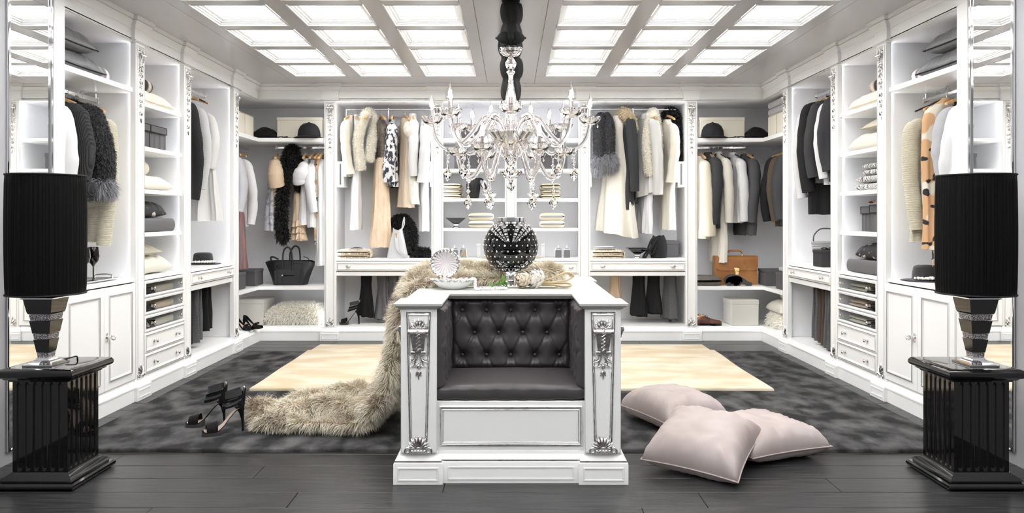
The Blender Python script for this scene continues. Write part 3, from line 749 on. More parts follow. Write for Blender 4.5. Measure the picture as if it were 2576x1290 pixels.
# ---------------------------------------------------------------- black fluted pedestals with lamps
def pedestal(s, label):
    t = thing('pedestal', label, 'pedestal', (s*2.277, 3.69, 0), 0, 'gloss black lamp pedestals')
    sq = lambda r: [(-r, -r), (-r, r), (r, r), (r, -r)][::-1]
    h = .133
    MB().mould(sq(h), [(-.02, .075), (.004, .075), (.006, .071), (.040, .048), (.042, .044), (.036, .042), (.036, .036), (.050, .034), (.058, .026), (.060, .018), (.056, .008), (.046, .004), (.040, 0), (-.02, 0)][::-1], True).build('foot', BLACKG, t, 30)
    m = MB().box((-h+.006, -h+.006, .07), (h-.006, h-.006, .52))
    # faces with six flutes each
    for k in range(4):
        M = RZ(k*PI/2); m.at(M)
        nf = 6; pit = .040; fw = .011
        def fn(u, v):
            x = -h+2*h*u; z = .075+.437*v; d = 0
            for i in range(nf):
                xc = (i-(nf-1)/2)*pit; dx = (x-xc)/fw; zz = max(0, (.100-z)/fw, (z-.492)/fw); q = dx*dx+zz*zz
                if q < 1: d = .009*math.sqrt(1-q)
            return (x, -h+d, z)
        us = 78
        m.grid(fn, us, 44)
    m.at(Matrix.Identity(4)); m.build('fluted_shaft', BLACKG, t, 45)
    MB().mould(sq(h), [(-.02, .511), (.004, .511), (.010, .513), (.014, .520), (.026, .524), (.030, .530), (.038, .533), (.048, .540), (.053, .550), (.051, .562), (.045, .571), (.034, .577), (.02, .578), (-.133, .578)][::-1], True).build('cap', BLACKG, t, 40)
    return t
def lamp(s, label):
    t = thing('table_lamp', label, 'lamp', (s*2.302, 3.645, .5785), 0, 'black shaded lamps on the pedestals')
    z0 = .5785
    sq = lambda r: [(-r, -r), (-r, r), (r, r), (r, -r)]
    def stack(nm, m, prof, parent=t, sm=20):
        mb = MB(); rr = [[(x*r, y*r, z-z0) for x, y in ((-1,-1),(1,-1),(1,1),(-1,1))] for r, z in prof]; mb.rings(rr, True, True, True); return mb.build(nm, m, parent, sm)
    stack('foot', CHROME, [(.072, .5785), (.073, .582), (.073, .588), (.066, .590), (.052, .594), (.040, .601), (.031, .610), (.029, .617)])
    segs = [(.0275, .617, .029, .646), (.036, .712, .040, .743-.005), (.049, .805, .053, .8325)]
    stack('crystal_band', STRASS, [(.0265, .617), (.0285, .640)]); stack('body_block', BLACKG, [(.0300, .642), (.0395, .707)])
    stack('crystal_band', STRASS, [(.0370, .709), (.0400, .735)]); stack('body_block', BLACKG, [(.0425, .737), (.0520, .800)])
    stack('crystal_band', STRASS, [(.0485, .802), (.0525, .832)]); stack('body_block', BLACKG, [(.0560, .834), (.0600, .845), (.0680, .893), (.0700, .905)])
    stack('top_plate', CHROME if s > 0 else CHROME, [(.070, .905), (.080, .909), (.080, .914), (.060, .918), (.040, .926), (.022, .934)])
    mb = MB().lathe([(.010, .934-z0), (.010, .965-z0), (.014, .966-z0), (.014, .99-z0)], 12); mb.build('socket', CHROME, t)
    n = 180; rng = random.Random(7); ph = [rng.random() for _ in range(400)]
    def sh(u, v):
        a = 2*PI*u; z = .928+.588*v-z0
        r = .1705+.004*math.sin(PI*v)+.0022*math.sin(a*62+5*nz(u*30, 2))*(1 if .02 < v < .985 else 0)+.0018*nz(u*60, v*1.5, 3)
        return (r*math.cos(a), r*math.sin(a), z)
    sd = MB().grid(sh, 372, 14, True).build('shade', mat('black_pleats', (.003, .003, .003), .5, spec=.12), t, 70)
    for z in (.930, 1.514): MB().tube([(.1725*math.cos(2*PI*k/48), .1725*math.sin(2*PI*k/48), z-z0) for k in range(48)], .0045, 6, closed=True).build('rim_tape', BLACKF, sd)
    m = MB().tube([(0, .0, .99-z0), (0, 0, 1.30-z0)], .004, 6)
    for k in range(3): a = 2*PI*k/3; m.tube([(0, 0, 1.30-z0), (.170*math.cos(a), .170*math.sin(a), 1.31-z0)], .0025, 5)
    m.build('shade_carrier', STEEL, sd)
    if s < 0: MB().tube(smoothpath([(.045, .06, .592-z0), (.075, .075, .597-z0), (.09, .10, .600-z0), (.085, .12, .582-z0), (.07, .14, .582-z0)]), .0035, 6).build('cord', BLACKF, t)
    return t
pedestal(-1, 'gloss black fluted square pedestal carrying a lamp, on the side of the strappy sandals')
pedestal(1, 'gloss black fluted square pedestal carrying a lamp, on the side of the blush floor cushions')
lamp(-1, 'black pleated drum lamp with stepped black and crystal base near the knitwear rail')
lamp(1, 'black pleated drum lamp with stepped black and crystal base near the floral scarf')
# ---------------------------------------------------------------- chandeliers
def bobeche(mb, c, r):
    mb.lathe([(.010, -.024), (r*.45, -.021), (r*.74, -.008), (r*.92, .010), (r, .026), (r*.965, .028), (r*.86, .012), (r*.66, -.002), (r*.35, -.012), (.010, -.014)], 26, c, cap=False, mod=lambda a, k: 1+(.035*math.cos(13*a) if 1 <= k <= 5 else 0))
def gem(mb, c, r, h0, h1, n=8, girdle=.0):
    """faceted drop: h0 up to the tip, h1 down"""
    x, y, z = c
    ring = lambda q, zz, o=0: [(x+q*math.cos(2*PI*(j+o)/n), y+q*math.sin(2*PI*(j+o)/n), zz) for j in range(n)]
    mb.rings([ring(r*.12, z+h0), ring(r*.62, z+h0*.35, .5), ring(r, z), ring(r*.66, z-h1*.5, .5), ring(r*.10, z-h1)], True, True, True)
def chand(name, label, loc, tiers, top, canopy_r, cz, big):
    """tiers: (arm radius, bobeche height, start height, dip, angles, tube radius)"""
    t = thing(name, label, 'chandelier', loc)
    X, Y, Z = loc
    # gathered black sleeve over the chain
    rng = random.Random(len(label)); prof = []; z = top+.01
    puffs = max(2, round((CZ-Z-top)/.17)); hh = (CZ-Z-.012-z)/puffs
    rr = []
    for p in range(puffs):
        R = canopy_r*(.95+.2*rng.random())
        for k in range(8):
            q = k/8; r = R*(.74+.26*math.sin(PI*q)**.7)
            rr.append([(r*(1+.09*math.sin(3*a+p*2)+.06*math.sin(7*a+p+q*3))*math.cos(a), r*(1+.09*math.sin(3*a+p*2)+.06*math.sin(7*a+p+q*3))*math.sin(a), z+(p+q)*hh) for a in [2*PI*j/28 for j in range(28)]])
    rr.append([(.04*math.cos(2*PI*j/28), .04*math.sin(2*PI*j/28), CZ-Z-.012) for j in range(28)])
    MB().rings(rr, True, True, True).build('cord_sleeve', BLACKF, t, 60)
    if big:
        m = MB()
        for sx in (-1, 1):
            def bow(u, v):
                a = 2*PI*v; w = .012+.055*math.sin(PI*min(1, .15+u))**.5
                return (sx*(.01+.090*u), -.050+.022*math.cos(a)*math.sin(PI*u)-.02*(1-u), top+.055+w*.62*math.sin(a))
            m.grid(bow, 10, 14)
        m.sphere((0, -.074, top+.055), .024, 10, 6); m.build('bow', BLACKF, t, 60)
    MB().lathe([(.03, CZ-Z-.02), (.06, CZ-Z-.012), (.06, CZ-Z-.001)], 20).build('ceiling_rose', BLACKF, t)
    # stem
    h = top-cz
    cup = MB(); cup.lathe([(.018, -.055), (.050, -.046), (.072, -.024), (.078, 0), (.074, .003), (.060, -.020), (.040, -.034), (.012, -.038)], 30, (0, 0, top), cap=False, mod=lambda a, k: 1+.03*math.cos(11*a))
    cup.build('crystal_cup', CRYSTAL, t, 30)
    if big:
        m = MB().lathe([(.012, top-.055), (.018, top-.062), (.034, top-.090), (.036, top-.110), (.026, top-.134), (.014, top-.142), (.026, top-.150), (.028, top-.160), (.018, top-.172), (.014, top-.19), (.018, top-.230), (.034, top-.32), (.040, top-.36), (.034, top-.372), (.020, top-.380)], 14, cap=False)
        m.build('glass_stem', CRYSTAL, t, 25)
        low = top-.38
    else:
        low = top-.05
    MB().tube([(0, 0, low), (0, 0, cz)], .030, 18).build('glass_column', PINKG, t, 60)
    MB().tube([(0, 0, top-.04), (0, 0, cz-.02)], .006, 8).build('centre_rod', NICKEL, t)
    br = .150 if big else .075
    m = MB().lathe([(.03, cz-.095), (br*.45, cz-.075), (br*.70, cz-.040), (br*.86, cz-.010), (br, cz+.012), (br*.98, cz+.016), (br*.80, cz+.002), (.03, cz-.01)], 32, mod=lambda a, k: 1+(.02*math.cos(16*a) if k in (1, 2, 3) else 0)); m.build('centre_bowl', mat('smoked_crystal', (.86, .86, .85), .03, .55, trans=.6, ior=1.5), t, 40)
    m = MB(); gem(m, (0, 0, cz-.155), .042 if big else .026, .055, .055, 10)
    if big: m.lathe([(.010, cz-.21), (.07, cz-.235), (.074, cz-.245), (.04, cz-.285), (.012, cz-.295)], 24, mod=lambda a, k: 1+.03*math.cos(12*a)); gem(m, (0, 0, cz-.335), .030, .04, .04, 9)
    m.build('finial', CRYSTAL, t, 20)
    for (R, bz, sz, dip, angs, tr) in tiers:
        arm0 = None
        for a in angs:
            ar = bpy.data.objects.new('arm', None); COL.objects.link(ar); ar.parent = t; ar.rotation_euler.z = a
            if arm0 is None:
                arm0 = []
                pts = smoothpath([(.045, 0, sz), (.10, 0, sz+.075), (.17*R/.5, 0, sz+.085), (R*.50, 0, sz-.02), (R*.68, 0, bz-dip*.92), (R*.80, 0, bz-dip), (R*.93, 0, bz-dip*.70), (R, 0, bz-.018)], 6)
                arm0.append(MB().tube(pts, tr, 10).build('glass_tube', PINKG, ar, 60))
                m = MB(); bobeche(m, (R, 0, bz), .072 if big else .055); arm0.append(m.build('bobeche', CRYSTAL, ar, 25))
                arm0.append(MB().lathe([(.0135, -.022), (.0135, .075), (.011, .078)], 14, (R, 0, bz)).build('candle_sleeve', NICKEL, ar))
                m = MB().lathe([(.006, .078), (.012, .085), (.0185, .105), (.0175, .122), (.011, .142), (.005, .160), (.003, .175), (.0015, .195)], 12, (R, 0, bz)); arm0.append(m.build('bulb', FLAME, ar, 60))
                arm0.append(MB().lathe([(.002, .088), (.010, .100), (.011, .112), (.007, .128), (.001, .145)], 10, (R, 0, bz)).build('filament', BULB, ar, 60))
                m = MB(); zb = bz-dip-tr
                m.tube([(R*.80+.014*math.cos(2*PI*k/16), 0, zb-.010+.014*math.sin(2*PI*k/16)) for k in range(16)], .0018, 5, closed=True)
                if dip > .1 and big and tr > .0095:
                    for k, (r, q) in enumerate(((.006, .032), (.009, .048), (.017, .075))): gem(m, (R*.80, 0, zb-q), r, r*1.1, r*1.1, 8)
                    gem(m, (R*.80, 0, zb-.150), .030, .055, .045, 8)
                else:
                    gem(m, (R*.80, 0, zb-.034), .009, .009, .009, 8); gem(m, (R*.80, 0, zb-.068), .014, .022, .014, 8)
                for k in range(3):
                    aa = 2*PI*k/3+.5; gem(m, (R+.062*math.cos(aa), .062*math.sin(aa), bz-.030), .007, .016, .010, 6)
                arm0.append(m.build('pendants', CRYSTAL, ar, 15)); arm0[-1]['kind'] = 'stuff'
            else:
                for q in arm0:
                    c = q.copy(); COL.objects.link(c); c.parent = ar
    return t
dg = math.radians
Y1 = 4.84
chand('chandelier', 'large two-tier glass chandelier with candle bulbs, crystal drops and gathered black sleeve', (0, Y1, 1.95),
      [(.52, -.01, -.07, .185, [dg(-90+a) for a in (0, 45, 90, 135, 180, 225, 270, 315)], .0125),
       (.35, -.215, -.235, .165, [dg(a) for a in (0, 60, 120, 180, 240, 300)], .0145)], .47, .074, -.10, True)
chand('chandelier', 'smaller six-arm glass chandelier hanging lower behind the large one', (0, 5.75, 1.95),
      [(.30, .05, -.06, .13, [dg(a) for a in (0, 60, 120, 180, 240, 300)], .0085)], .265, .080, -.14, False)
# ---------------------------------------------------------------- soft goods, boxes, bags, shoes
def EX(x): return max(-1, min(1, x))
def pillow(name, label, W, Dp, H, m, loc, rz=0, tilt=(0, 0), pip=None, seed=1, cat='pillow', fur=None, wr=1.0, group=None, sink=.25, fall=None, pw=.46):
    """stuffed cushion lying flat; loc is the middle of its underside"""
    t = thing(name, label, cat, loc, rz, group); t.rotation_euler = (tilt[0], tilt[1], rz)
    n = 34
    def fn(sg):
        def f(u, v):
            a, b = 2*u-1, 2*v-1
            x = W/2*a*(1-.07*(1-b*b)*abs(a)); y = Dp/2*b*(1-.07*(1-a*a)*abs(b))
            e = max(0, (1-(a**4 if pw < .7 else a*a)))**pw*max(0, (1-(b**4 if pw < .7 else b*b)))**pw
            w = wr*.010*nz(x*16+seed, y*16, seed)*min(1, e*3)+wr*.006*math.sin(34*math.atan2(b, a)+4*nz(a*2+seed, b*2))*max(0, min(1, (1-max(abs(a), abs(b)))*7))*max(0, 1-(1-max(abs(a), abs(b)))*2.6)
            z = H*(sink if sg < 0 else 1-sink)*e*sg+w*(1 if sg > 0 else .4)
            if fall: z += fall(x, y)
            return (x, y, H*sink+z)
        return f
    mb = MB().grid(fn(1), n, n)
    mb2 = MB(); g = fn(-1); mb2.grid(lambda u, v: g(1-u, v), n, n)
    mb.v_n = len(mb.v); o = len(mb.v); mb.v += mb2.v; mb.f += [tuple(i+o for i in f) for f in mb2.f]
    if 'merge':
        key = {}; rem = []; vv = []
        for p in mb.v:
            k = (round(p[0], 5), round(p[1], 5), round(p[2], 5))
            if k not in key: key[k] = len(vv); vv.append(p)
            rem.append(key[k])
        mb.v = vv; mb.f = [tuple(rem[i] for i in f) for f in mb.f]
    mb.build('cover', m, t, 70)
    if pip:
        f = fn(1); pts = [f(i/24, 0) for i in range(24)]+[f(1, i/24) for i in range(24)]+[f(1-i/24, 1) for i in range(24)]+[f(0, 1-i/24) for i in range(24)]
        MB().tube(pts, .0042, 6, closed=True).build('piping', pip, t, 70)
    if fur: fur_on(mb, 'fur', fur[0], t, fur[1], fur[2], fur[3] if len(fur) > 3 else .004, seed=seed, lean=(0, 0, -.3))
    return t
def slab(mb, W, Dp, H, z0, seed, ry=None):
    """one fold layer: a soft slab with rounded edges"""
    ry = ry or H/2
    def f(u, v):
        a = 2*PI*v; s = 2*u-1
        cx = math.copysign(abs(math.cos(a))**.35, math.cos(a)); cz = math.copysign(abs(math.sin(a))**.75, math.sin(a))
        e = max(.0, 1-abs(s)**10)**.4
        x = W/2*cx*(.985+.015*e); y = Dp/2*s*(1-.012*abs(cx)); z = H/2*cz*(.25+.75*e)
        q = .004*nz(x*9+seed, y*9, cz+seed)
        return (x+q, y+q, z0+H/2+z+q)
    mb.grid(f, 14, 24)
def folded(name, label, W, Dp, H, m, loc, rz=0, layers=2, cat='towel', seed=1, group=None, fur=None):
    mb = MB(); h = H/layers
    for k in range(layers): slab(mb, W*(1-.01*(k % 2)), Dp*(1-.015*(k % 2)), h*1.04, k*h, seed+k)
    # fold turning round one edge joins the layers
    if layers > 1:
        def f(u, v):
            a = -PI/2+PI*u; y = (v-.5)*Dp*.985
            return (W/2*.93+H*.46*math.cos(a)*.55, y, H/2+H*.485*math.sin(a))
        mb.grid(f, 10, 10)
    if fur:
        t = thing(name, label, cat, loc, rz, group); mb.build('cloth', m, t, 60); fur_on(mb, 'pile', fur[0], t, fur[1], fur[2], .004, seed=seed, lean=(0, 0, -.4)); return t
    return one(mb, name, m, label, cat, loc, rz, group, 60)
def roll(name, label, r, L, m, loc, rz=0, cat='throw', seed=1, group=None, fur=None, flat=.85):
    """rolled-up blanket lying along local x, loc under its middle; the end shows its spiral"""
    mb = MB()
    def f(u, v):
        a = 2*PI*v; x = (u-.5)*L; e = 1-max(0, abs(2*u-1)-.86)**1.5*3.2
        q = r*e*(1+.05*nz(x*7+seed, math.cos(a)*1.5, math.sin(a)*1.5)); return (x, q*math.cos(a), r*flat+q*flat*math.sin(a))
    mb.grid(f, 24, 28)
    for sg in (-1, 1):
        pts = [(sg*(L*.5-.004), r*(.86-.03*k)*math.cos(k*.55), r*flat+r*flat*(.86-.03*k)*math.sin(k*.55)) for k in range(27)]
        mb.tube(pts, r*.075, 6)
        mb.add([(sg*(L*.5-.012), r*.8*math.cos(2*PI*k/16), r*flat+r*flat*.8*math.sin(2*PI*k/16)) for k in range(16)], [tuple(range(16))])
    if fur:
        t = thing(name, label, cat, loc, rz, group); mb.build('cloth', m, t, 60); fur_on(mb, 'fur', fur[0], t, fur[1], fur[2], .004, seed=seed, lean=(0, 0, -.3)); return t
    return one(mb, name, m, label, cat, loc, rz, group, 60)
def lidbox(label, W, Dp, H, m, loc, rz=0, lid=.045, cat='box', name='storage_box', group=None, trim=None):
    t = thing(name, label, cat, loc, rz, group)
    MB().box((-W/2+.004, -Dp/2+.004, 0), (W/2-.004, Dp/2-.004, H-.006), .004).build('body', m, t)
    MB().box((-W/2, -Dp/2, H-lid), (W/2, Dp/2, H), .005).build('lid', m, t)
    if trim: MB().box((-W/2+.002, -Dp/2-.001, H-lid-.002), (W/2-.002, Dp/2+.001, H-lid+.002)).build('trim', trim, t)
    return t
def pleatbox(label, W, Dp, H, m, loc, rz, group=None):
    """fabric box with pleated front and a piped flap; front faces local -y"""
    t = thing('fabric_box', label, 'box', loc, rz, group)
    def f(u, v):
        x = (u-.5)*W; z = v*H; return (x, -Dp/2-.006+.007*abs(math.sin(u*PI*3))**.5*(1 if v < .96 else .5), z)
    MB().box((-W/2, -Dp/2, 0), (W/2, Dp/2, H), .006).grid(f, 30, 6).build('body', m, t, 60)
    fl = MB().box((-W/2-.003, -Dp/2-.014, H*.74), (W/2+.003, -Dp/2-.008, H+.004), .003).build('flap', m, t)
    MB().tube([(-W/2-.003, -Dp/2-.014, H+.004), (-W/2-.003, -Dp/2-.014, H*.74), (W/2+.003, -Dp/2-.014, H*.74), (W/2+.003, -Dp/2-.014, H+.004), (-W/2-.003, -Dp/2-.014, H+.004)], .0028, 6).build('piping', C_BLACK, fl)
    return t
FURBR = mat('brown_fur_stripes', (.60, .54, .46), .8, var=((.035, .026, .022), 5.5, 2, (3.0, .35, .35), .44, .56), bump=(90, .8, (1, 1, 1)))
FURWH = mat('mauve_fur_stripes', (.74, .72, .68), .8, var=((.24, .20, .20), 7, 3, (3.2, .4, .4), .47, .6), bump=(90, .8, (1, 1, 1)))
FUR_CREAM = fur_mat('cream_fur', (.84, .75, .58), (.95, .90, .78)); FUR_IVORY = fur_mat('ivory_fur', (.90, .86, .75), (.96, .94, .88))
FUR_GREY = fur_mat('grey_fur', (.035, .035, .038), (.11, .11, .115)); FUR_TAN = fur_mat('tan_fur', (.62, .50, .32), (.82, .72, .52))
FUR_BLACK = fur_mat('black_feather', (.008, .008, .008), (.03, .03, .03)); FUR_LGREY = fur_mat('silver_fur', (.16, .16, .17), (.36, .36, .38))
GSATIN = mat('cushion_grey_satin', (.12, .12, .125), .36, sheen=.3, bump=(30, .4, (1, 1, 1)))
VELC = fab('velvet_cream', (.80, .68, .52), .75, .5, var=((.86, .78, .66), 8, 2, (1, 1, 1)))
BWP = mat('black_white_print', (.012, .012, .013), .6, var=((.62, .60, .57), 16, 3, (1, 1, 1.4), .60, .66), sheen=.2)
BWT = wave_mat('monochrome_weave', (.80, .79, .75), (.02, .02, .022), 13, 'Y', .85, .3, 14)
KNITC = wave_mat('cream_knit', (.70, .65, .53), (.58, .52, .39), 60, 'DIAGONAL', .9, .9, 4)
KNITG = wave_mat('grey_knit', (.20, .195, .20), (.13, .125, .13), 95, 'Z', .9, .7, 1)
SEQ = mat('black_sequin', (.012, .012, .013), .22, .35, bump=(260, 1, (1, 1, 1)))
FLEECE = mat('cream_fleece', (.74, .68, .55), .95, sheen=.5, bump=(70, 1, (1, 1, 1)))
PLUM = fab('taupe', (.11, .10, .085), bump=(90, .6, (1, 1, 1)))
# first side bays: pillows and a rolled fur on the top shelf
for s, who in ((-1, 'above the grey knitwear'), (1, 'above the floral scarf')):
    rz = s*PI/2
    pillow('throw_pillow', 'grey satin pillow with dark piping, lower of two on the shelf %s' % who, .56, .46, .15, GSATIN, (s*2.98, 4.72, 2.240), rz, pip=C_BLACK, seed=3)
    pillow('throw_pillow', 'grey satin pillow with dark piping lying on another pillow %s' % who, .52, .44, .15, GSATIN, (s*2.97, 4.645, 2.378), rz, (0, 0), pip=C_BLACK, seed=5)
    roll('rolled_throw', 'rolled grey and white striped fur throw on the shelf %s' % who, .078, .30, FURWH, (s*2.92, 5.085, 2.240), PI/2, seed=2)
    rz = PI/2
    w2 = 'pleated grey boxes' if s < 0 else 'stacked cream pillows'
    pillow('throw_pillow', 'cream velvet pillow on the shelf over the %s' % w2, .54, .44, .125, VELC, (s*2.955, 5.70, 2.164), rz, pip=VELC, seed=7)
    roll('rolled_throw', 'rolled brown and black fur throw lying on a pillow over the %s' % w2, .072, .40, FURBR, (s*2.93, 5.66, 2.282), PI/2+s*.12, seed=4)
for k, yc in enumerate((5.545, 5.815)):
    pleatbox('pleated grey fabric box with piped flap, %s' % ('beside the shelf bay\'s near pilaster' if k == 0 else 'standing free on the shelf'), .255, .34, .185, BOXG, (-2.965, yc, 1.837), PI/2, 'pleated grey boxes')
pillow('throw_pillow', 'plain cream pillow under a rolled cream fleece', .56, .44, .12, C_IVORY, (-2.955, 5.70, 1.520), PI/2, seed=9)
roll('rolled_throw', 'rolled cream fleece throw lying on a plain cream pillow', .072, .42, FLEECE, (-2.93, 5.63, 1.636), PI/2, seed=6)
for s, z, who in ((-1, 1.200, 'over the pillow and knit cushion'), (1, .874, 'on the counter above glass drawers')):
    folded('folded_blanket', 'folded grey ribbed blanket %s' % who, .44, .54, .105, KNITG, (s*2.955, 5.70, z), 0 if s < 0 else PI, 2, 'blanket', seed=3)
    pillow('throw_pillow', 'black and white printed pillow on a folded grey blanket %s' % who, .44, .40, .135, BWP, (s*2.945, 5.66, z+.106), PI/2, seed=11)
for s, z, who in ((-1, .874, 'on the counter over glass drawers'), (1, 1.837, 'on a middle shelf')):
    pillow('throw_pillow', 'plain ivory pillow %s under a knitted cushion' % who, .54, .44, .145, C_IVORY, (s*2.955, 5.70, z), PI/2, seed=13)
    pillow('knit_cushion', 'small chunky knit cream cushion %s on an ivory pillow' % who, .40, .38, .125, KNITC, (s*2.93, 5.62, z+.135), PI/2, seed=15, cat='cushion', pw=.75)
folded('rolled_towel', 'black and white woven towel, lower of two folded on a shelf', .40, .46, .115, BWT, (2.95, 5.66, 1.520), 0, 2, 'towel', 5)
folded('rolled_towel', 'black and white woven towel lying on another patterned towel', .36, .40, .095, BWT, (2.95, 5.62, 1.638), 0, 2, 'towel', 8)
pleatbox('grey fabric box tied with a dusty pink ribbon', .30, .32, .20, BOXG, (2.96, 5.56, 1.200), -PI/2)
pleatbox('plain grey fabric box behind the pink ribboned box', .17, .32, .19, BOXG, (2.99, 5.83, 1.200), -PI/2)
t = thing('ribbon_bow', 'dusty pink satin ribbon tied in a bow over a grey box', 'ribbon', (2.80, 5.60, 1.408), -PI/2)
PINKR = mat('pink_satin', (.34, .20, .20), .4, sheen=.4)
def band(mb, pts, w, th=.002, up=(0, 0, 1)):
    """flat ribbon following pts"""
    Q = [Vector(p) for p in smoothpath(pts, 6)]; rr = []
    for i, p in enumerate(Q):
        d = (Q[min(i+1, len(Q)-1)]-Q[max(i-1, 0)]).normalized(); n = d.cross(Vector(up)); n = n.normalized() if n.length > 1e-5 else Vector((1, 0, 0)); b = n.cross(d).normalized()
        rr.append([tuple(p-n*w/2-b*th), tuple(p+n*w/2-b*th), tuple(p+n*w/2+b*th), tuple(p-n*w/2+b*th)])
    mb.rings(rr, True, True, True); return mb
m = MB(); band(m, [(0, 0, .004), (.06, -.01, .035), (.13, -.015, .03), (.06, -.02, .012), (0, -.01, .01)], .05); band(m, [(0, 0, .004), (-.06, 0, .03), (-.12, .0, .02), (-.06, -.01, .006), (0, -.01, .008)], .05); m.sphere((0, -.005, .012), .02, 8, 6); m.build('bow', PINKR, t, 60)
band(MB(), [(0, -.01, .004), (.05, -.016, .002), (.08, -.035, -.02), (.12, -.045, -.10)], .055, .0015, (0, 1, .2)).build('tail', PINKR, t, 60)
# folded clothes inside the glass-front drawers
zt = .842
for s, what in ((-1, 'beneath the knit cushion counter'), (1, 'beneath the grey blanket counter')):
    for k, (m1, n1) in enumerate(((wave_mat('drawer_rib', (.66, .62, .52), (.42, .39, .32), 60, 'Y', .9, .6, .5), 'ribbed beige sweater'), (C_BEIGE, 'tan sweater'), (C_IVORY, 'ivory blouse'))):
        zb = zt-.128*k-.124+.010
        folded('folded_garment', '%s folded in a glass drawer %s' % (n1, what), .40, .30, .058, m1, (s*2.93, 5.80, zb), 0, 2, 'clothing', 20+k)
        folded('folded_garment', 'dark garment beside the %s in a drawer %s' % (n1, what), .40, .20, .05, C_CHAR if k < 2 else BWP, (s*2.93, 5.50, zb), 0, 2, 'clothing', 30+k)
# hats with pearl strands
def hat(label, loc, pl):
    t = thing('straw_hat', label, 'hat', loc)
    straw = wave_mat('black_straw', (.022, .022, .024), (.06, .06, .065), 90, 'Z', .5, .8, .5)
    MB().lathe([(.165, .004), (.160, .001), (.120, .006), (.094, .012), (.092, .016), (.090, .05), (.084, .088), (.076, .100), (.060, .106), (.040, .098), (.0, .094)], 40, sy=.92).build('crown_and_brim', straw, t, 50)
    m = MB(); rg = random.Random(3)
    for k in range(40):
        a = -2.7+2.6*k/39; q = .112+.014*math.sin(k*1.9); r = .0075+.006*(abs(math.sin(k*.8)))*(1 if 10 < k < 36 else .4)
        m.sphere((q*math.cos(a), q*.92*math.sin(a), .012+r), r, 8, 5)
    p = thing('pearl_necklace', pl, 'necklace', (loc[0], loc[1], loc[2])); o = m.build('bead_strand', PEARL, p); o['kind'] = 'stuff'
hat('black straw hat on the counter below the sheer white dress', (-2.90, 6.93, .874), 'pearl necklace laid on the hat brim below the sheer white dress')
hat('black straw hat on the cupboard top below the floral scarf', (2.86, 5.06, .874), 'pearl necklace laid on the hat brim below the floral scarf')
# basket and gift box
t = thing('wicker_basket', 'grey wicker basket with a hoop handle beneath the dark suit jackets', 'basket', (2.93, 6.84, .874))
WICK = mat('grey_wicker', (.42, .42, .43), .7); m = MB()
for k in range(13):
    q = k/12; r = .085+.04*q
    m.tube([(r*(1+.03*math.cos(18*a+k*PI))*math.cos(a), r*.8*(1+.03*math.cos(18*a+k*PI))*math.sin(a), .008+.20*q) for a in [2*PI*j/48 for j in range(48)]], .0078, 5, closed=True)
m.lathe([(.08, .004), (.082, .008), (.118, .205), (.112, .205), (.076, .010)], 24, sy=.8); m.build('woven_body', WICK, t, 60)
MB().tube(smoothpath([(.115, 0, .20), (.11, 0, .27), (.06, 0, .325), (0, 0, .335), (-.06, 0, .325), (-.11, 0, .27), (-.115, 0, .20)]), .006, 8).build('handle', mat('dark_wicker', (.06, .06, .06), .6), t)
t = lidbox('small dark grey box with ribbon in front of the wicker basket', .20, .20, .15, C_CHAR, (2.83, 6.56, .874), 0, .03)
band(MB(), [(0, 0, .152), (-.04, -.02, .17), (-.07, -.03, .16), (-.03, -.02, .154), (0, 0, .153), (.04, .02, .17), (.07, .03, .16), (0, 0, .154)], .025).build('bow', C_CHAR, t, 60)
# tray and goblets on the first left cupboard
t = thing('serving_tray', 'silver serving tray with raised handles under two black goblets', 'tray', (-2.86, 4.955, .874))
m = MB().box((-.10, -.19, .0), (.10, .19, .006), .003); m.mould([(-.10, -.19), (.10, -.19), (.10, .19), (-.10, .19)], [(0, .002), (.016, .012), (.018, .016), (.012, .016), (-.002, .006)], True); m.build('plate', STEEL, t, 40)
for y in (-.2, .2): MB().tube(smoothpath([(-.06, y, .014), (-.055, y*1.08, .03), (0, y*1.12, .036), (.055, y*1.08, .03), (.06, y, .014)]), .006, 8).build('handle', STEEL, t)
for k, yc in enumerate((4.875, 4.985)):
    one(MB().lathe([(.034, 0), (.034, .003), (.008, .008), (.0045, .020), (.0045, .095), (.012, .108), (.034, .135), (.0405, .165), (.038, .200), (.032, .228), (.030, .228), (.036, .198), (.038, .166), (.030, .138), (.0, .118)], 28), 'wine_goblet', BLACKG, 'black glass goblet standing on the silver tray', 'goblet', (-2.83, yc, .8805), 0, 'two black goblets')
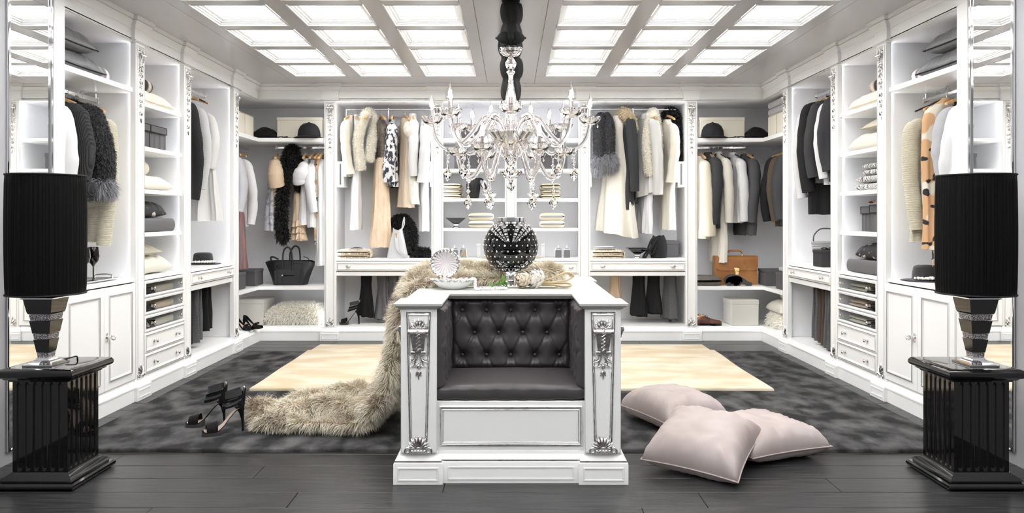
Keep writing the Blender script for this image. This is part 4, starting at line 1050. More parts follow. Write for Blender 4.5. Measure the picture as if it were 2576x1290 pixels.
# ---------------------------------------------------------------- corner bays
for s, who in ((-1, 'over the feather boa'), (1, 'over the tan briefcase')):
    lidbox('large cream lidded box %s' % who, .50, .30, .245, BOXC, (s*2.315, 8.20, 2.167), 0, .038)
    t = thing('riding_helmet', 'black velvet riding helmet on the shelf %s' % who, 'helmet', (s*2.185, 7.965, 2.167))
    VEL = mat('black_velvet', (.010, .010, .011), .8, sheen=.6)
    MB().lathe([(.118, 0), (.122, .01), (.121, .04), (.114, .09), (.096, .130), (.064, .158), (.025, .170), (0, .171)], 30, sy=.9).build('shell', VEL, t, 60)
    MB().lathe([(.118, .012), (.16, .002), (.162, .006), (.118, .022)], 30, (-s*.0, -.012, 0), sy=.95).build('peak', VEL, t, 60)
    MB().sphere((0, 0, .172), .013, 10, 6, (1, 1, .6)).build('button', VEL, t)
    t = one(MB().tube(smoothpath([(0, 0, .012), (.05, .0, .025), (.03, .02, .012), (-.02, 0, .006), (-.06, 0, .012), (-.02, .02, .022), (.06, .03, .010), (.13, .02, .006)]), .0055, 7, flat=.6), 'leather_strap', LEATHB, 'black leather strap curled beside the riding helmet %s' % who, 'strap', (s*2.47, 7.955, 2.167), 0 if s < 0 else PI)
    pillow('sequin_cushion', 'small black sequin cushion on the shelf %s' % who, .30, .30, .14, SEQ, (s*2.70, 8.10, 2.167), 0, seed=17, cat='cushion', pw=.9)
    for k, yc in enumerate((7.44, 7.70)):
        lidbox('small cream box %s, %s' % (who, 'beside the sequin cushion' if k else 'behind the pilaster'), .30, .245, .215, BOXC, (s*2.88, yc, 2.167), 0, .004, name='cream_box')
    tw = 'near the handbag' if s < 0 else 'near the briefcase'
    lidbox('grey fabric box %s, in front of another' % tw, .27, .25, .175, BOXG, (s*2.885, 7.52, .577), 0, .035)
    lidbox('grey fabric box %s, against the back panel' % tw, .27, .27, .175, BOXG, (s*2.875, 8.02, .577), 0, .035)
for k in range(2): folded('folded_blanket', 'light grey folded blanket on the cream boxes, %s' % ('upper of two' if k else 'lower of two'), .30, .44, .07, fab('blanket_grey', (.40, .385, .39)), (2.88, 7.57, 2.384+.072*k), PI, 2, 'blanket', 41+k)
folded('folded_shirt', 'light grey shirt folded on a grey fabric box near the briefcase', .20, .22, .05, C_LGREY, (2.885, 7.52, .754), PI, 2, 'clothing', 45)
lidbox('beige lidded box beside the black pumps', .29, .29, .275, BOXB, (-2.80, 8.10, .152), -.10, .05)
lidbox('beige lidded box between the brogues and stacked pillows', .30, .29, .275, BOXB, (2.52, 8.06, .152), .04, .05)
pillow('fur_cushion', 'large cream long-haired fur cushion below the black handbag', .62, .44, .20, FLEECE, (-2.35, 8.16, .152), 0, seed=19, cat='cushion', fur=(FUR_IVORY, 16000, .055, .005), wr=0)
pillow('fur_cushion', 'cream fur cushion at the bottom of a pillow stack', .42, .40, .17, FLEECE, (2.965, 7.76, .152), PI/2, seed=21, cat='cushion', fur=(FUR_IVORY, 9000, .05, .005), wr=0)
pillow('throw_pillow', 'plain ivory pillow between a fur cushion and a fleece roll', .44, .40, .14, C_IVORY, (2.96, 7.76, .300), PI/2, seed=23)
roll('rolled_throw', 'rolled ivory fleece throw on top of a corner pillow stack', .062, .38, FLEECE, (2.95, 7.72, .424), PI/2, seed=8)
folded('folded_blanket', 'taupe wool blanket folded beside the briefcase', .31, .26, .10, PLUM, (2.115, 8.04, .577), 0, 1, 'blanket', 47)
m = MB(); band(m, [(-.11, 0, .035), (-.12, 0, .07), (-.06, 0, .085), (.0, 0, .06), (-.03, 0, .02), (-.09, 0, .02), (-.10, 0, .05), (-.05, 0, .065), (-.02, 0, .045), (-.06, 0, .035)], .08, .003, (0, 1, 0)); band(m, [(-.06, 0, .085), (.02, 0, .07), (.08, 0, .03), (.14, 0, .006)], .05, .003, (0, 1, 0))
one(m, 'rolled_scarf', fab('scarf_dark', (.05, .05, .055), .6), 'dark scarf rolled up in front of the tan briefcase', 'scarf', (2.46, 7.935, .577))
# tan briefcase
t = thing('briefcase', 'tan leather briefcase with brass lock and top handle', 'briefcase', (2.475, 8.13, .577), .03)
W, H, Dp = .46, .315, .13
def sidep(mb, x0, x1, prof): mb.rings([[(x, y, z) for y, z in prof] for x in (x0, x1)], True, True, True)
m = MB(); pr = [(-Dp/2, .0), (-Dp/2-.004, .08), (-Dp/2+.004, H*.75), (-Dp/2+.020, H-.012), (-Dp/2+.035, H), (Dp/2-.02, H), (Dp/2-.004, H-.02), (Dp/2, 0)]
sidep(m, -W/2, W/2, pr); m.build('body', LEATHT, t, 40)
def flapf(u, v):
    x = (u-.5)*(W+.01); q = abs(2*u-1)
    zb = H*.50+.035*max(0, (q-.75)/.25)**2
    z = lerp(H+.002, zb, v); y = -Dp/2-.006+(.030*(1-min(1, v*6))**2); return (x, y, z)
m = MB().grid(flapf, 30, 14); fl = m.build('flap', LEATHT, t, 60)
MB().tube([flapf(i/30, 1) for i in range(31)], .0045, 6).build('flap_edge', LEATHT, fl)
m = MB().box((-.027, -Dp/2-.020, .11), (.027, -Dp/2-.006, .165), .008).lathe([(.0, 0), (.032, 0)], 20) if False else MB().box((-.024, -Dp/2-.020, .105), (.024, -Dp/2-.008, .150), .010).box((-.030, -Dp/2-.018, .150), (.030, -Dp/2-.008, .190), .012)
m.build('brass_lock', GOLD, t)
hd = MB().tube(smoothpath([(-.075, 0, H+.035), (-.06, 0, H+.052), (0, 0, H+.055), (.06, 0, H+.052), (.075, 0, H+.035)]), .011, 10).build('handle', LEATHT, t, 60)
for sx in (-1, 1): MB().tube(smoothpath([(sx*.072, 0, H+.040), (sx*.088, 0, H+.020), (sx*.080, 0, H)]), .006, 8).build('handle_ring', GOLD, hd)
MB().tube([(.075, -.02, H), (.078, -Dp/2-.012, H-.05), (.078, -Dp/2-.012, H-.10)], .003, 6).box((.058, -Dp/2-.016, H-.155), (.098, -Dp/2-.010, H-.095), .006).build('luggage_tag', LEATHT, t)
# black handbag
t = thing('handbag', 'black leather tote handbag with winged sides, round handles and front zip', 'handbag', (-2.425, 8.10, .577), .06)
H = .265
def bagsec(z):
    q = z/H; w = lerp(.150, .165, q); wing = .038+.072*q**1.3; d = lerp(.085, .060, q); return w, wing, d
rr = []
for k in range(10):
    z = H*k/9; w, wg, d = bagsec(z); z2 = z
    rr.append([(-w, -d, z), (w, -d, z), (w+wg*.55, -d*.55, z-.004*k*.4), (w+wg, 0, z-.02*(k/9)), (w+wg*.55, d*.55, z), (w, d, z), (-w, d, z), (-w-wg*.55, d*.55, z), (-w-wg, 0, z-.02*(k/9)), (-w-wg*.55, -d*.55, z)])
MB().rings(rr, True, True, False).build('body', LEATHB, t, 35)
m = MB()
for sx in (-1, 1): m.tube(smoothpath([(sx*.125, -.0865, .004), (sx*.118, -.084, .08), (sx*.128, -.078, .15), (sx*.145, -.070, .19), (sx*.150, -.066, .22), (sx*.13, -.066, .225)]), .0035, 6)
m.tube([(-.145, -.064, .236), (.145, -.064, .236)], .003, 6); m.build('piping', LEATHB, t)
for y in (-.07, .055): MB().tube(smoothpath([(-.068, y-.004, H*.62), (-.070, y, H*.92), (-.060, y, H+.10), (-.025, y, H+.145), (.012, y, H+.13), (.030, y, H+.06), (.034, y, H*.92), (.034, y-.004, H*.62)] if y < 0 else [(-.02, y, H*.8), (-.02, y, H+.06), (.0, y, H+.12), (.035, y, H+.155), (.075, y, H+.135), (.09, y, H+.06), (.09, y, H*.8)]), .0088, 9).build('handle', LEATHB, t, 60)
z = MB().box((-.072, -.0835, .100), (.060, -.0795, .108)); z.build('zip', BLACKG, t); MB().sphere((-.072, -.084, .104), .010, 8, 6, (1, .4, 1)).build('zip_pull', GOLD, t)
MB().tube([(-.070, -.088, .10), (-.068, -.090, .03)], .005, 6).build('zip_tassel', LEATHB, t)
for sx in (-1, 1): MB().sphere((sx*.13, -.075, .004), .007, 8, 5).build('foot_stud', GOLD, t)
MB().tube(smoothpath([(-.20, .0, H-.03), (-.215, 0, H+.03), (-.18, 0, H+.035), (-.13, 0, H+.01)]), .010, 6, flat=.4).build('strap', LEATHB, t)
MB().tube(smoothpath([(.14, 0, H+.04), (.19, 0, H+.02), (.21, 0, H-.04), (.18, .0, H-.06)]), .010, 6, flat=.4).build('strap', LEATHB, t)
# ---------------------------------------------------------------- shoes
def sole_path(L, hh, plat=.0):
    return [(0, plat+.004, .030), (.10, plat, .038), (.25, plat, .044), (.38, plat+.004, .043), (.50, plat+hh*.22, .034), (.65, plat+hh*.58, .026), (.80, plat+hh*.88, .026), (.92, plat+hh, .028), (1.0, plat+hh*1.01, .022)]
def heel_shoe(name, label, loc, rz, m, L=.235, hh=.10, plat=0.0, style='pump', group=None, inner=None, deco=None, k=1.0, sheer=None):
    """high-heeled shoe, toe towards local -x, standing at z=0"""
    t = thing(name, label, 'shoe', loc, rz, group); inner = inner or fab('shoe_lining', (.52, .40, .33), .5)
    sp = sole_path(L, hh, plat)
    def at(q):
        z, w = interp([(a, b, c) for a, b, c in sp], q); return q*L-L/2, z, w
    N = 22; rr = []; rb = []
    for i in range(N+1):
        x, z, w = at(i/N); e = .35 if i in (0, N) else .8 if i in (1, N-1) else 1
        rr.append([(x, -w*e, z), (x, w*e, z), (x, w*e, z+.006), (x, -w*e, z+.006)])
    MB().rings(rr, True, True, True).build('sole', m, t, 50)
    rr = []
    for i in range(1, N):
        x, z, w = at(i/N); e = .8 if i in (1, N-1) else .95
        rr.append([(x, -w*e, z+.0065), (x, 0, z+.008), (x, w*e, z+.0065)])
    MB().rings(rr, False).build('insole', inner, t, 60)
    if plat:
        rr = []
        for q in (0, .04, .12, .25, .36, .44):
            x, z, w = at(q); e = .5 if q == 0 else .85 if q == .04 else 1.02; zt = z
            rr.append([(x, -w*e, .0), (x, w*e, .0), (x, w*e, zt), (x, -w*e, zt)])
        MB().rings(rr, True, True, True).build('platform', deco or m, t, 40)
    x, z, w = at(.93); x2 = x+.006
    MB().rings([[(xx+r*math.cos(2*PI*j/10)*1.15, r*math.sin(2*PI*j/10), zz) for j in range(10)] for xx, r, zz in ((x2+.004, .0055, 0), (x2+.004, .0055, .02), (x2+.002, .0075, z*.5), (x2-.004, .013, z*.80), (x2-.012, .022, z*.97), (x2-.014, .025, z+.004))], True, True, True).build('heel', m, t, 60)
    def upper(q0, q1, h0, h1, side=(.0, 1.0), nm='upper', mm=m):
        def f(u, v):
            q = lerp(q0, q1, u); x, z, w = at(q); a = PI*v; hgt = lerp(h0, h1, u)
            return (x, -w*1.03*math.cos(a), z+.002+hgt*math.sin(a)**.7)
        return MB().grid(f, 10, 14).build(nm, mm, t, 60)
    if style == 'pump':
        upper(.015, .40, .030, .046, nm='toe_upper')
        def back(u, v):
            q = lerp(.38, 1.0, u); x, z, w = at(q); sg = -1 if v < .5 else 1; hgt = lerp(.022, .052, u**1.5)*abs(2*v-1); 
            return (x, sg*w*(1.03 if u < .9 else lerp(1.03, .1, (u-.9)/.1)), z+hgt)
        MB().grid(back, 16, 8).build('quarter', m, t, 60)
        bw = MB()
        for sx in (-1, 1): leaf_ = bw.sphere((-L/2+L*.26, sx*.018, plat+.056), .018, 8, 6, (.8, 1, .6))
        bw.sphere((-L/2+L*.26, 0, plat+.056), .009, 8, 6); bw.build('bow', m, t, 60)
    else:
        upper(.10, .36, .040, .052, nm='toe_strap')
        x, z, w = at(.93)
        def cup(u, v):
            a = lerp(-1.5, 1.5, u); zz = lerp(0, .105, v); r = w*1.05; q = 1-.28*max(0, abs(a)-.5)*(.3+v)
            return (x-.020+(r+.006)*math.cos(a)*1.15+.010*v, r*math.sin(a)*1.05, z+.004+zz*q)
        MB().grid(cup, 14, 10).build('heel_counter', m, t, 60)
        DEC = deco or m
        def strap(zc, xf, wy, wd, mm, nm, tilt):
            def f(u, v):
                a = lerp(.25*PI, 1.75*PI, u); return (x-.030+(xf if math.cos(a) < 0 else .045)*math.cos(a), wy*math.sin(a), z+zc+tilt*math.cos(a)*1.0+wd*(v-.5))
            return MB().grid(f, 26, 3).build(nm, mm, t, 70)
        strap(.090, .060, .037, .036, DEC, 'ankle_strap', .012)
        for kk in range(3): strap(.026+.015*kk, .082-.006*kk, .037, .013, m if kk != 1 else DEC, 'strap', .024-.004*kk)
        MB().box((x+.012, -.006, z+.07), (x+.022, .006, z+.125), .003).build('back_zip', STEEL, t)
    return t
SUEDE = mat('black_suede', (.004, .004, .004), .8, spec=.25); GLIT = mat('crystal_mesh', (.07, .07, .075), .3, .8, bump=(420, 1, (1, 1, 1)))
heel_shoe('high_heel_sandal', 'black strappy platform sandal with crystal ankle band, heel nearest the fur throw on the carpet', (-1.715, 4.385, .0225), .49, SUEDE, .235, .125, .018, 'sandal', 'strappy sandals on the carpet', deco=GLIT)
heel_shoe('high_heel_sandal', 'black strappy platform sandal with crystal ankle band, further from the fur throw', (-1.885, 4.545, .0225), .10, SUEDE, .235, .125, .018, 'sandal', 'strappy sandals on the carpet', deco=GLIT)
heel_shoe('high_heel_sandal', 'black suede sandal with wrapped ankle cuff in the trouser compartment', (-1.755, 8.00, .152), .06, SUEDE, .215, .125, .016, 'sandal', deco=GLIT)
for k, (x, y) in enumerate(((-2.765, 7.60), (-2.705, 7.70))): heel_shoe('pump_shoe', 'black peep-toe pump with bow beside the beige box', (x, y, .152), PI-.25, SUEDE, .22, .085, 0, 'pump', 'black pumps on the wardrobe floor')
def brogue(label, loc, rz):
    t = thing('brogue_shoe', label, 'shoe', loc, rz, 'oxblood lace-up shoes')
    prof = [(0, .012, .020, .030), (.06, .028, .032, .036), (.20, .040, .040, .042), (.36, .043, .046, .050), (.50, .036, .062, .050), (.62, .032, .080, .050), (.75, .034, .080, .060), (.90, .034, .082, .066), (1, .020, .080, .06)]
    L = .29; rr = []; rs = []
    for q, w, h, _ in prof:
        x = (.5-q)*L
        rr.append([(x, w*math.cos(a)*(1 if math.sin(a) < .6 else .92), .022+h*max(0, math.sin(a))**.75) for a in [PI*k/12 for k in range(13)]])
        rs.append([(x, -w*1.06, .006 if q < .55 and q > .45 else 0), (x, w*1.06, .006 if q < .55 and q > .45 else 0), (x, w*1.06, .022), (x, -w*1.06, .022)])
    MB().rings(rr, False).build('upper', LEATHO, t, 60); MB().rings(rs, True, True, True).build('sole', BLACKG, t, 40)
    MB().lathe([(.036, .090), (.040, .102), (.036, .103), (.030, .085)], 20, (-.085, 0, 0), sx=1.35, sy=.75, cap=False).build('collar', mat('tan_lining', (.50, .28, .10), .5), t, 60)
    m = MB()
    for k in range(4): m.tube(smoothpath([(.015-.022*k, -.018, .074+.012*k), (.015-.022*k, 0, .082+.012*k), (.012-.022*k, .018, .074+.012*k)]), .0022, 5)
    m.tube(smoothpath([(-.03, -.01, .10), (-.02, -.03, .11), (.0, -.045, .07), (.005, -.047, .02)]), .0018, 5); m.build('laces', C_BLACK, t)
brogue('oxblood leather lace-up shoe standing in front of its pair', (2.125, 7.93, .152), -.06); brogue('oxblood leather lace-up shoe half hidden behind its pair', (2.085, 8.05, .152), -.02)
# ---------------------------------------------------------------- things on the back wall shelves
def bowl(label, loc, r=.105):
    t = thing('footed_bowl', label, 'bowl', loc)
    sq = lambda q, z, o=0: [(q*x, q*y, z) for x, y in ((-1,-1),(1,-1),(1,1),(-1,1))]
    MB().rings([sq(r*.30, .045), sq(r*.55, .065), sq(r, .105), sq(r, .109), sq(r*.92, .108), sq(r*.4, .066)], True, True, True).build('bowl', BLACKG, t, 20)
    MB().rings([sq(r*.42, 0), sq(r*.42, .006), sq(r*.30, .012), sq(r*.20, .024), sq(r*.22, .040), sq(r*.30, .047)], True, True, True).build('foot', CHROME, t, 20)
DK = .874
folded('folded_throw', 'beige fur throw folded on the counter under a black clutch', .36, .26, .085, C_BEIGE, (XP(893, 8.06), 8.06, DK), 0, 2, 'throw', 51, fur=(FUR_CREAM, 5000, .018))
t = thing('clutch_bag', 'black pleated clutch bag lying on the beige fur throw', 'clutch', (XP(897, 8.0), 8.02, DK+.093))
MB().grid(lambda u, v: ((u-.5)*.17*(1-.25*v), (v-.5)*.10, .022*math.sin(PI*u)**.4*math.sin(PI*v)**.5+.002*math.sin(u*60)), 40, 10).build('bag', C_BLACK, t, 60); MB().tube([(-.085, -.05, .004), (0, -.052, .005), (.085, -.05, .004)], .004, 6).build('clasp_bar', STEEL, t)
# white bucket bag
GB = mat('pale_grey_leather', (.50, .50, .51), .4)
t = thing('bucket_bag', 'pale grey leather bucket bag with gold clip beside black feathered scarf', 'handbag', (XP(1000, 8.02), 8.03, DK), .1)
rr = []
for k in range(9):
    q = k/8; w = lerp(.115, .050, q**1.2); d = lerp(.07, .05, q); pin = .35*q
    rr.append([(w*math.copysign(abs(math.cos(a))**.5, math.cos(a)), d*math.copysign(abs(math.sin(a))**.5, math.sin(a))*(1-pin*abs(math.cos(a))**2), .30*q+(.03*abs(math.cos(a)) if q == 1 else 0)) for a in [2*PI*j/24 for j in range(24)]])
MB().rings(rr, True, True, False).build('body', GB, t, 50)
band(MB(), [(-.01, -.062, .25), (-.005, -.085, .16), (.02, -.10, .08), (.09, -.10, .03), (.13, -.10, .012)], .028, .0025, (0, 1, .2)).build('strap', GB, t, 60)
MB().tube([(-.012, -.066, .20), (-.010, -.072, .26)], .006, 8).sphere((-.011, -.068, .27), .010, 8, 6).build('gold_clip', GOLD, t)
band(MB(), [(.04, .0, .30), (.07, 0, .36), (.072, 0, .44), (.06, 0, .40), (.045, 0, .31)], .012, .002, (0, 1, 0)).build('loop', GB, t, 60)
def boa(name, label, pts, r, cat, count, length, seed, m=FUR_BLACK, width=.008, core=None, radii=None):
    c = Vector(pts[0]); t = thing(name, label, cat, tuple(c))
    Q = smoothpath([tuple(Vector(p)-c) for p in pts], 7)
    R = [lerp(radii[0], radii[1], i/(len(Q)-1)) for i in range(len(Q))] if radii else r
    mb = MB().tube(Q, R, 10); mb.build('core', core or BLACKF, t, 70)
    fur_on(mb, 'feathers' if m is FUR_BLACK else 'fur', m, t, count, length, width, (0, 0, -.35), .7, seed); return t
x0 = XP(1008, 8.1)
boa('feather_scarf', 'black feathery scarf heaped behind the pale bucket bag', [(XP(985, 8.14), 8.14, DK+.33), (XP(1000, 8.14), 8.14, DK+.41), (XP(1022, 8.14), 8.13, DK+.40), (XP(1035, 8.12), 8.12, DK+.26), (XP(1035, 8.1), 8.10, DK+.11), (XP(1050, 8.1), 8.08, DK+.055), (XP(1078, 8.05), 8.05, DK+.045)], .038, 'scarf', 7000, .055, 3, width=.012)
folded('folded_throw', 'beige fur throw folded on the counter under a white cloth', .34, .26, .08, C_BEIGE, (XP(1525, 8.06), 8.06, DK), 0, 2, 'throw', 53, fur=(FUR_CREAM, 5000, .018))
folded('folded_cloth', 'small white cloth folded on the beige fur throw', .22, .20, .03, C_WHITE, (XP(1520, 8.05), 8.06, DK+.092), 0, 2, 'cloth', 54)
bowl('black square footed bowl beside the black drawstring bag', (XP(1602, 8.0), 8.0, DK), .11)
lidbox('grey fabric box behind the black drawstring bag', .27, .26, .18, BOXG, (XP(1672, 8.24), 8.26, DK), 0, .04)
t = thing('drawstring_bag', 'black soft drawstring bag with long strap loops on the counter', 'handbag', (XP(1657, 8.02), 8.02, DK))
rr = []
for k in range(9):
    q = k/8; w = .088*(.92+.14*math.sin(PI*q)-.18*q*q); rr.append([(w*math.cos(a)*(1+.05*math.sin(5*a+q*4)), w*.8*math.sin(a), .235*q+(.012*math.sin(3*a) if q == 1 else 0)) for a in [2*PI*j/24 for j in range(24)]])
MB().rings(rr, True, True, True).build('body', C_BLACK, t, 60)
band(MB(), [(-.03, -.04, .225), (-.09, -.07, .20), (-.14, -.085, .09), (-.185, -.09, .012), (-.16, -.09, .012), (-.11, -.085, .10), (-.05, -.05, .215)], .022, .002, (0, 1, 0)).build('strap', C_BLACK, t, 60)
band(MB(), [(-.02, -.05, .22), (-.07, -.08, .15), (-.12, -.085, .06), (-.08, -.085, .05), (-.03, -.07, .15)], .014, .002, (0, 1, 0)).build('strap', C_BLACK, t, 60)
# centre shelves
for s, who in ((-1, 'on the bag side'), (1, 'on the towel side')):
    q = lambda p: p if s < 0 else 2*VX-p
    lidbox('dark grey box high on the centre shelves %s, above another' % who, .27, .28, .16, BOXG, (XP(q(1185), 8.1), 8.10, 2.164), 0, .04)
    lidbox('dark grey box on the centre shelves %s, below another' % who, .35, .28, .175, BOXG, (XP(q(1184), 8.1), 8.10, 1.837), 0, .045)
    for k, (z, px, wd) in enumerate(((1.520, 1137 if s < 0 else 2*VX-1384, .21), (1.200, 1211 if s < 0 else 2*VX-1388, .27))):
        for j in range(2):
            h = .080
            folded('folded_towel', 'cream towel %s of the %s pile, centre shelves %s' % (('at the bottom', 'on top')[j], 'upper' if k == 0 else 'lower', who), wd, .26, h, C_CREAM, (XP(q(px), 8.08), 8.08, z+j*(h+.0015)), 0 if s < 0 else PI, 2 if k == 0 else 1, 'towel', 60+k*5+j+(9 if s > 0 else 0), 'cream towels on the centre shelves')
    for k, px in enumerate((1144, 1166)):
        t = thing('mirrored_canister', 'small silver mirrored canister with a pointed lid, %s of the pair %s' % ('outer' if k == 0 else 'inner', who), 'canister', (XP(q(px), 8.0), 8.0, DK), 0, 'silver canisters on the centre counter')
        MB().box((-.036, -.036, 0), (.036, .036, .095), .006).build('body', STEEL, t); MB().box((-.034, -.0385, .006), (.034, -.0362, .086)).build('mirror_panel', MIRROR, t)
        MB().box((-.032, -.032, .095), (.032, .032, .110), .005).lathe([(.008, .110), (.004, .116), (.007, .124), (.002, .14)], 10).build('lid', CHROME, t)
    one(MB().lathe([(.10, .010), (.095, .004), (.06, 0), (.058, .004), (.09, .008), (.098, .014)], 30, sy=.8), 'oval_plate', mat('gilt_plate', (.80, .74, .62), .25, .3), 'shallow oval plate on the centre counter %s' % who, 'plate', (XP(q(1228), 8.0), 8.0, DK))
    lidbox('slim white upright box behind the plate %s' % who, .052, .05, .155, C_WHITE, (XP(q(1204), 8.14), 8.14, DK), 0, .03, name='slim_box')
def shellbox(label, loc, rz, sc, lidang, m=PORC, rim=SILVER, dish=True):
    """scallop-shaped trinket dish with its lid standing up"""
    t = thing('shell_dish', label, 'trinket dish', loc, rz)
    def f(u, v):
        a = 2*PI*u; r = lerp(.30, 1, v**.8); fl = 1+(.05*math.cos(20*a))*v; z = .42*v**1.4
        return (sc*r*fl*math.cos(a)*1.0, sc*r*fl*math.sin(a)*.62, sc*(.0+z)+sc*.035*math.cos(20*a)*v*v)
    MB().grid(f, 120, 8, True).add([(sc*.30*math.cos(2*PI*k/24), sc*.30*.62*math.sin(2*PI*k/24), .0005) for k in range(24)], [tuple(range(24))]).build('dish', m, t, 60)
    MB().tube([f(k/120, 1) for k in range(120)], sc*.045, 6, closed=True).build('silver_rim', rim, t)
    M = T(-sc*.42, sc*.30, sc*.42) @ Matrix.Rotation(lidang, 4, 'X')
    def g(u, v):
        a = 2*PI*u; r = v; return (sc*.66*r*math.cos(a), sc*.06*math.cos(22*a)*v*v+sc*.16*(1-v*v), sc*.78+sc*.66*r*math.sin(a))
    lid = MB(M).grid(lambda u, v: g(u, v*.80), 110, 8, True).lathe([(.10*sc, 0), (.08*sc, sc*.14), (.14*sc, sc*.22)], 12).build('lid', mat('mauve_porcelain', (.60, .56, .57), .3, coat=.3), t, 60)
    MB(M).grid(lambda u, v: g(u, .78+.22*v), 110, 3, True).build('ribbed_border', rim, lid, 60)
    MB(M).tube([g(k/110, 1) for k in range(110)], sc*.045, 6, closed=True).build('silver_rim', rim, lid)
    return t
shellbox('white shell dish beside the black bag on the centre shelves', (XP(1232, 8.02), 8.02, 1.522), PI/2-.3, .105, -.1)
shellbox('white shell dish beside cream towels on the centre shelves', (XP(1344, 8.02), 8.02, 1.522), -PI/2+.3+PI, .105, -.1)
t = thing('leather_bag', 'black vase-shaped leather bag with long looped straps on the centre shelves', 'bag', (XP(1191, 8.05), 8.05, 1.520))
MB().lathe([(.048, 0), (.062, .02), (.076, .11), (.078, .16), (.070, .21), (.060, .225), (.05, .215)], 22, sy=.7).build('body', LEATHB, t, 60)
band(MB(), [(.05, -.02, .215), (.09, -.03, .215), (.13, -.04, .15), (.165, -.05, .05), (.18, -.05, .008)], .016, .002, (0, 1, 0)).build('strap', LEATHB, t, 60)
band(MB(), [(.06, -.02, .19), (.10, -.03, .12), (.135, -.04, .11), (.12, -.04, .19), (.085, -.03, .21), (.06, -.02, .19)], .012, .002, (0, 1, 0)).build('strap', LEATHB, t, 60)
bowl('black square footed bowl on the centre shelves below the vase-shaped bag', (XP(1148, 8.05), 8.05, 1.200), .105)
# ---------------------------------------------------------------- hanging clothes
def make_hanger(wood):
    t = bpy.data.objects.new('clothes_hanger', None); COL.objects.link(t)
    MB().tube(smoothpath([(-.016, 0, -.004), (-.013, 0, .012), (0, 0, .019), (.014, 0, .010), (.014, 0, -.008), (.004, 0, -.028), (0, 0, -.045), (0, 0, -.075)], 4), .0017, 6).build('hook', STEEL, t)
    if wood:
        rr = []
        for k in range(13):
            q = (k-6)/6; x = .19*q; z = -.068-.060*abs(q)**1.25; w = lerp(.012, .008, abs(q)); d = lerp(.007, .011, abs(q))
            rr.append([(x+ox, oy, z+oz) for ox, oy, oz in ((0, -d, -w), (0, d, -w), (0, d, w), (0, -d, w))])
        MB().rings(rr, True, True, True).build('shoulder_bar', WOODH, t, 50)
    else:
        MB().tube(smoothpath([(-.19, 0, -.125), (-.10, 0, -.090), (0, 0, -.064), (.10, 0, -.090), (.19, 0, -.125)], 4), .006, 8).build('shoulder_bar', BLACKG, t)
    return t
HANG = {True: None, False: None}
def hanger(loc, rz, wood, label):
    if HANG[wood] is None: HANG[wood] = t = make_hanger(wood)
    else: t = dup(HANG[wood])
    t.location = loc; t.rotation_euler.z = rz; tag(t, label, 'hanger', 'hangers on the wardrobe rails'); return t
def loftbody(mb, lev, n=44, k=6, fold=.2, seed=0.0, M=22, ragged=.008, skew=0.0):
    """closed cloth body through levels (z, half width, half thickness[, x offset])"""
    lev = [l if len(l) == 4 else (*l, 0) for l in lev]; z0, z1 = lev[0][0], lev[-1][0]; tab = [((z0-l[0])/(z0-z1), *l) for l in lev]; rr = []
    for i in range(M+1):
        t = i/M; t = t**1.35; z, a, b, ox = interp(tab, t); ring = []
        for j in range(n):
            an = 2*PI*j/n; c, s_ = math.cos(an), math.sin(an)
            q = fold*t*(math.sin(k*an+seed*3.1+2.2*nz(seed, t*2.0))+.6*math.sin((2*k+1)*an+seed*5.7))
            x = a*math.copysign(abs(c)**.72, c)*(1+.05*q)+ox; y = b*math.copysign(abs(s_)**.8, s_)*(1+q)+.014*nz(x*6+seed, z*3)+.008*nz(x*17+seed, z*6, s_*2)
            zz = z+(ragged*nz(an*2+seed, 3)*t+skew*c*t if t > .5 else 0)
            ring.append((x, y, zz))
        rr.append(ring)
    mb.rings(rr, True, True, False)
    return mb
def sleeve_mesh(mb, sx, a, z0, L, r0, r1, out=.03, fy=0.0, flare=None, seed=0.0, flat=1.0):
    bend = .035*math.sin(seed*2.3+sx); pts = smoothpath([(sx*(a-.085), 0, z0-.075), (sx*(a-.035), 0, z0-.105), (sx*(a+.004), 0, z0-.17), (sx*(a+.022+out), fy*.3+bend*.4, z0-.075-L*.48), (sx*(a+.012+out), fy*.7+bend, z0-.075-L*.75), (sx*(a-.004+out*.6), fy+bend*1.1-.01, z0-.075-L)], 6)
    n = len(pts); R = []
    for i in range(n):
        q = i/(n-1); r = lerp(r0, r1, q)*(.45+.55*min(1, q*3.6)**.8); r *= 1+.10*nz(q*8+seed, sx*3)+.05*math.sin(q*46+seed*3)*math.exp(-((q-.55)/.18)**2)
        if flare and q > .86: r = lerp(r, flare, (q-.86)/.14)
        R.append(r)
    return mb.tube(pts, R, 14, False, flat)
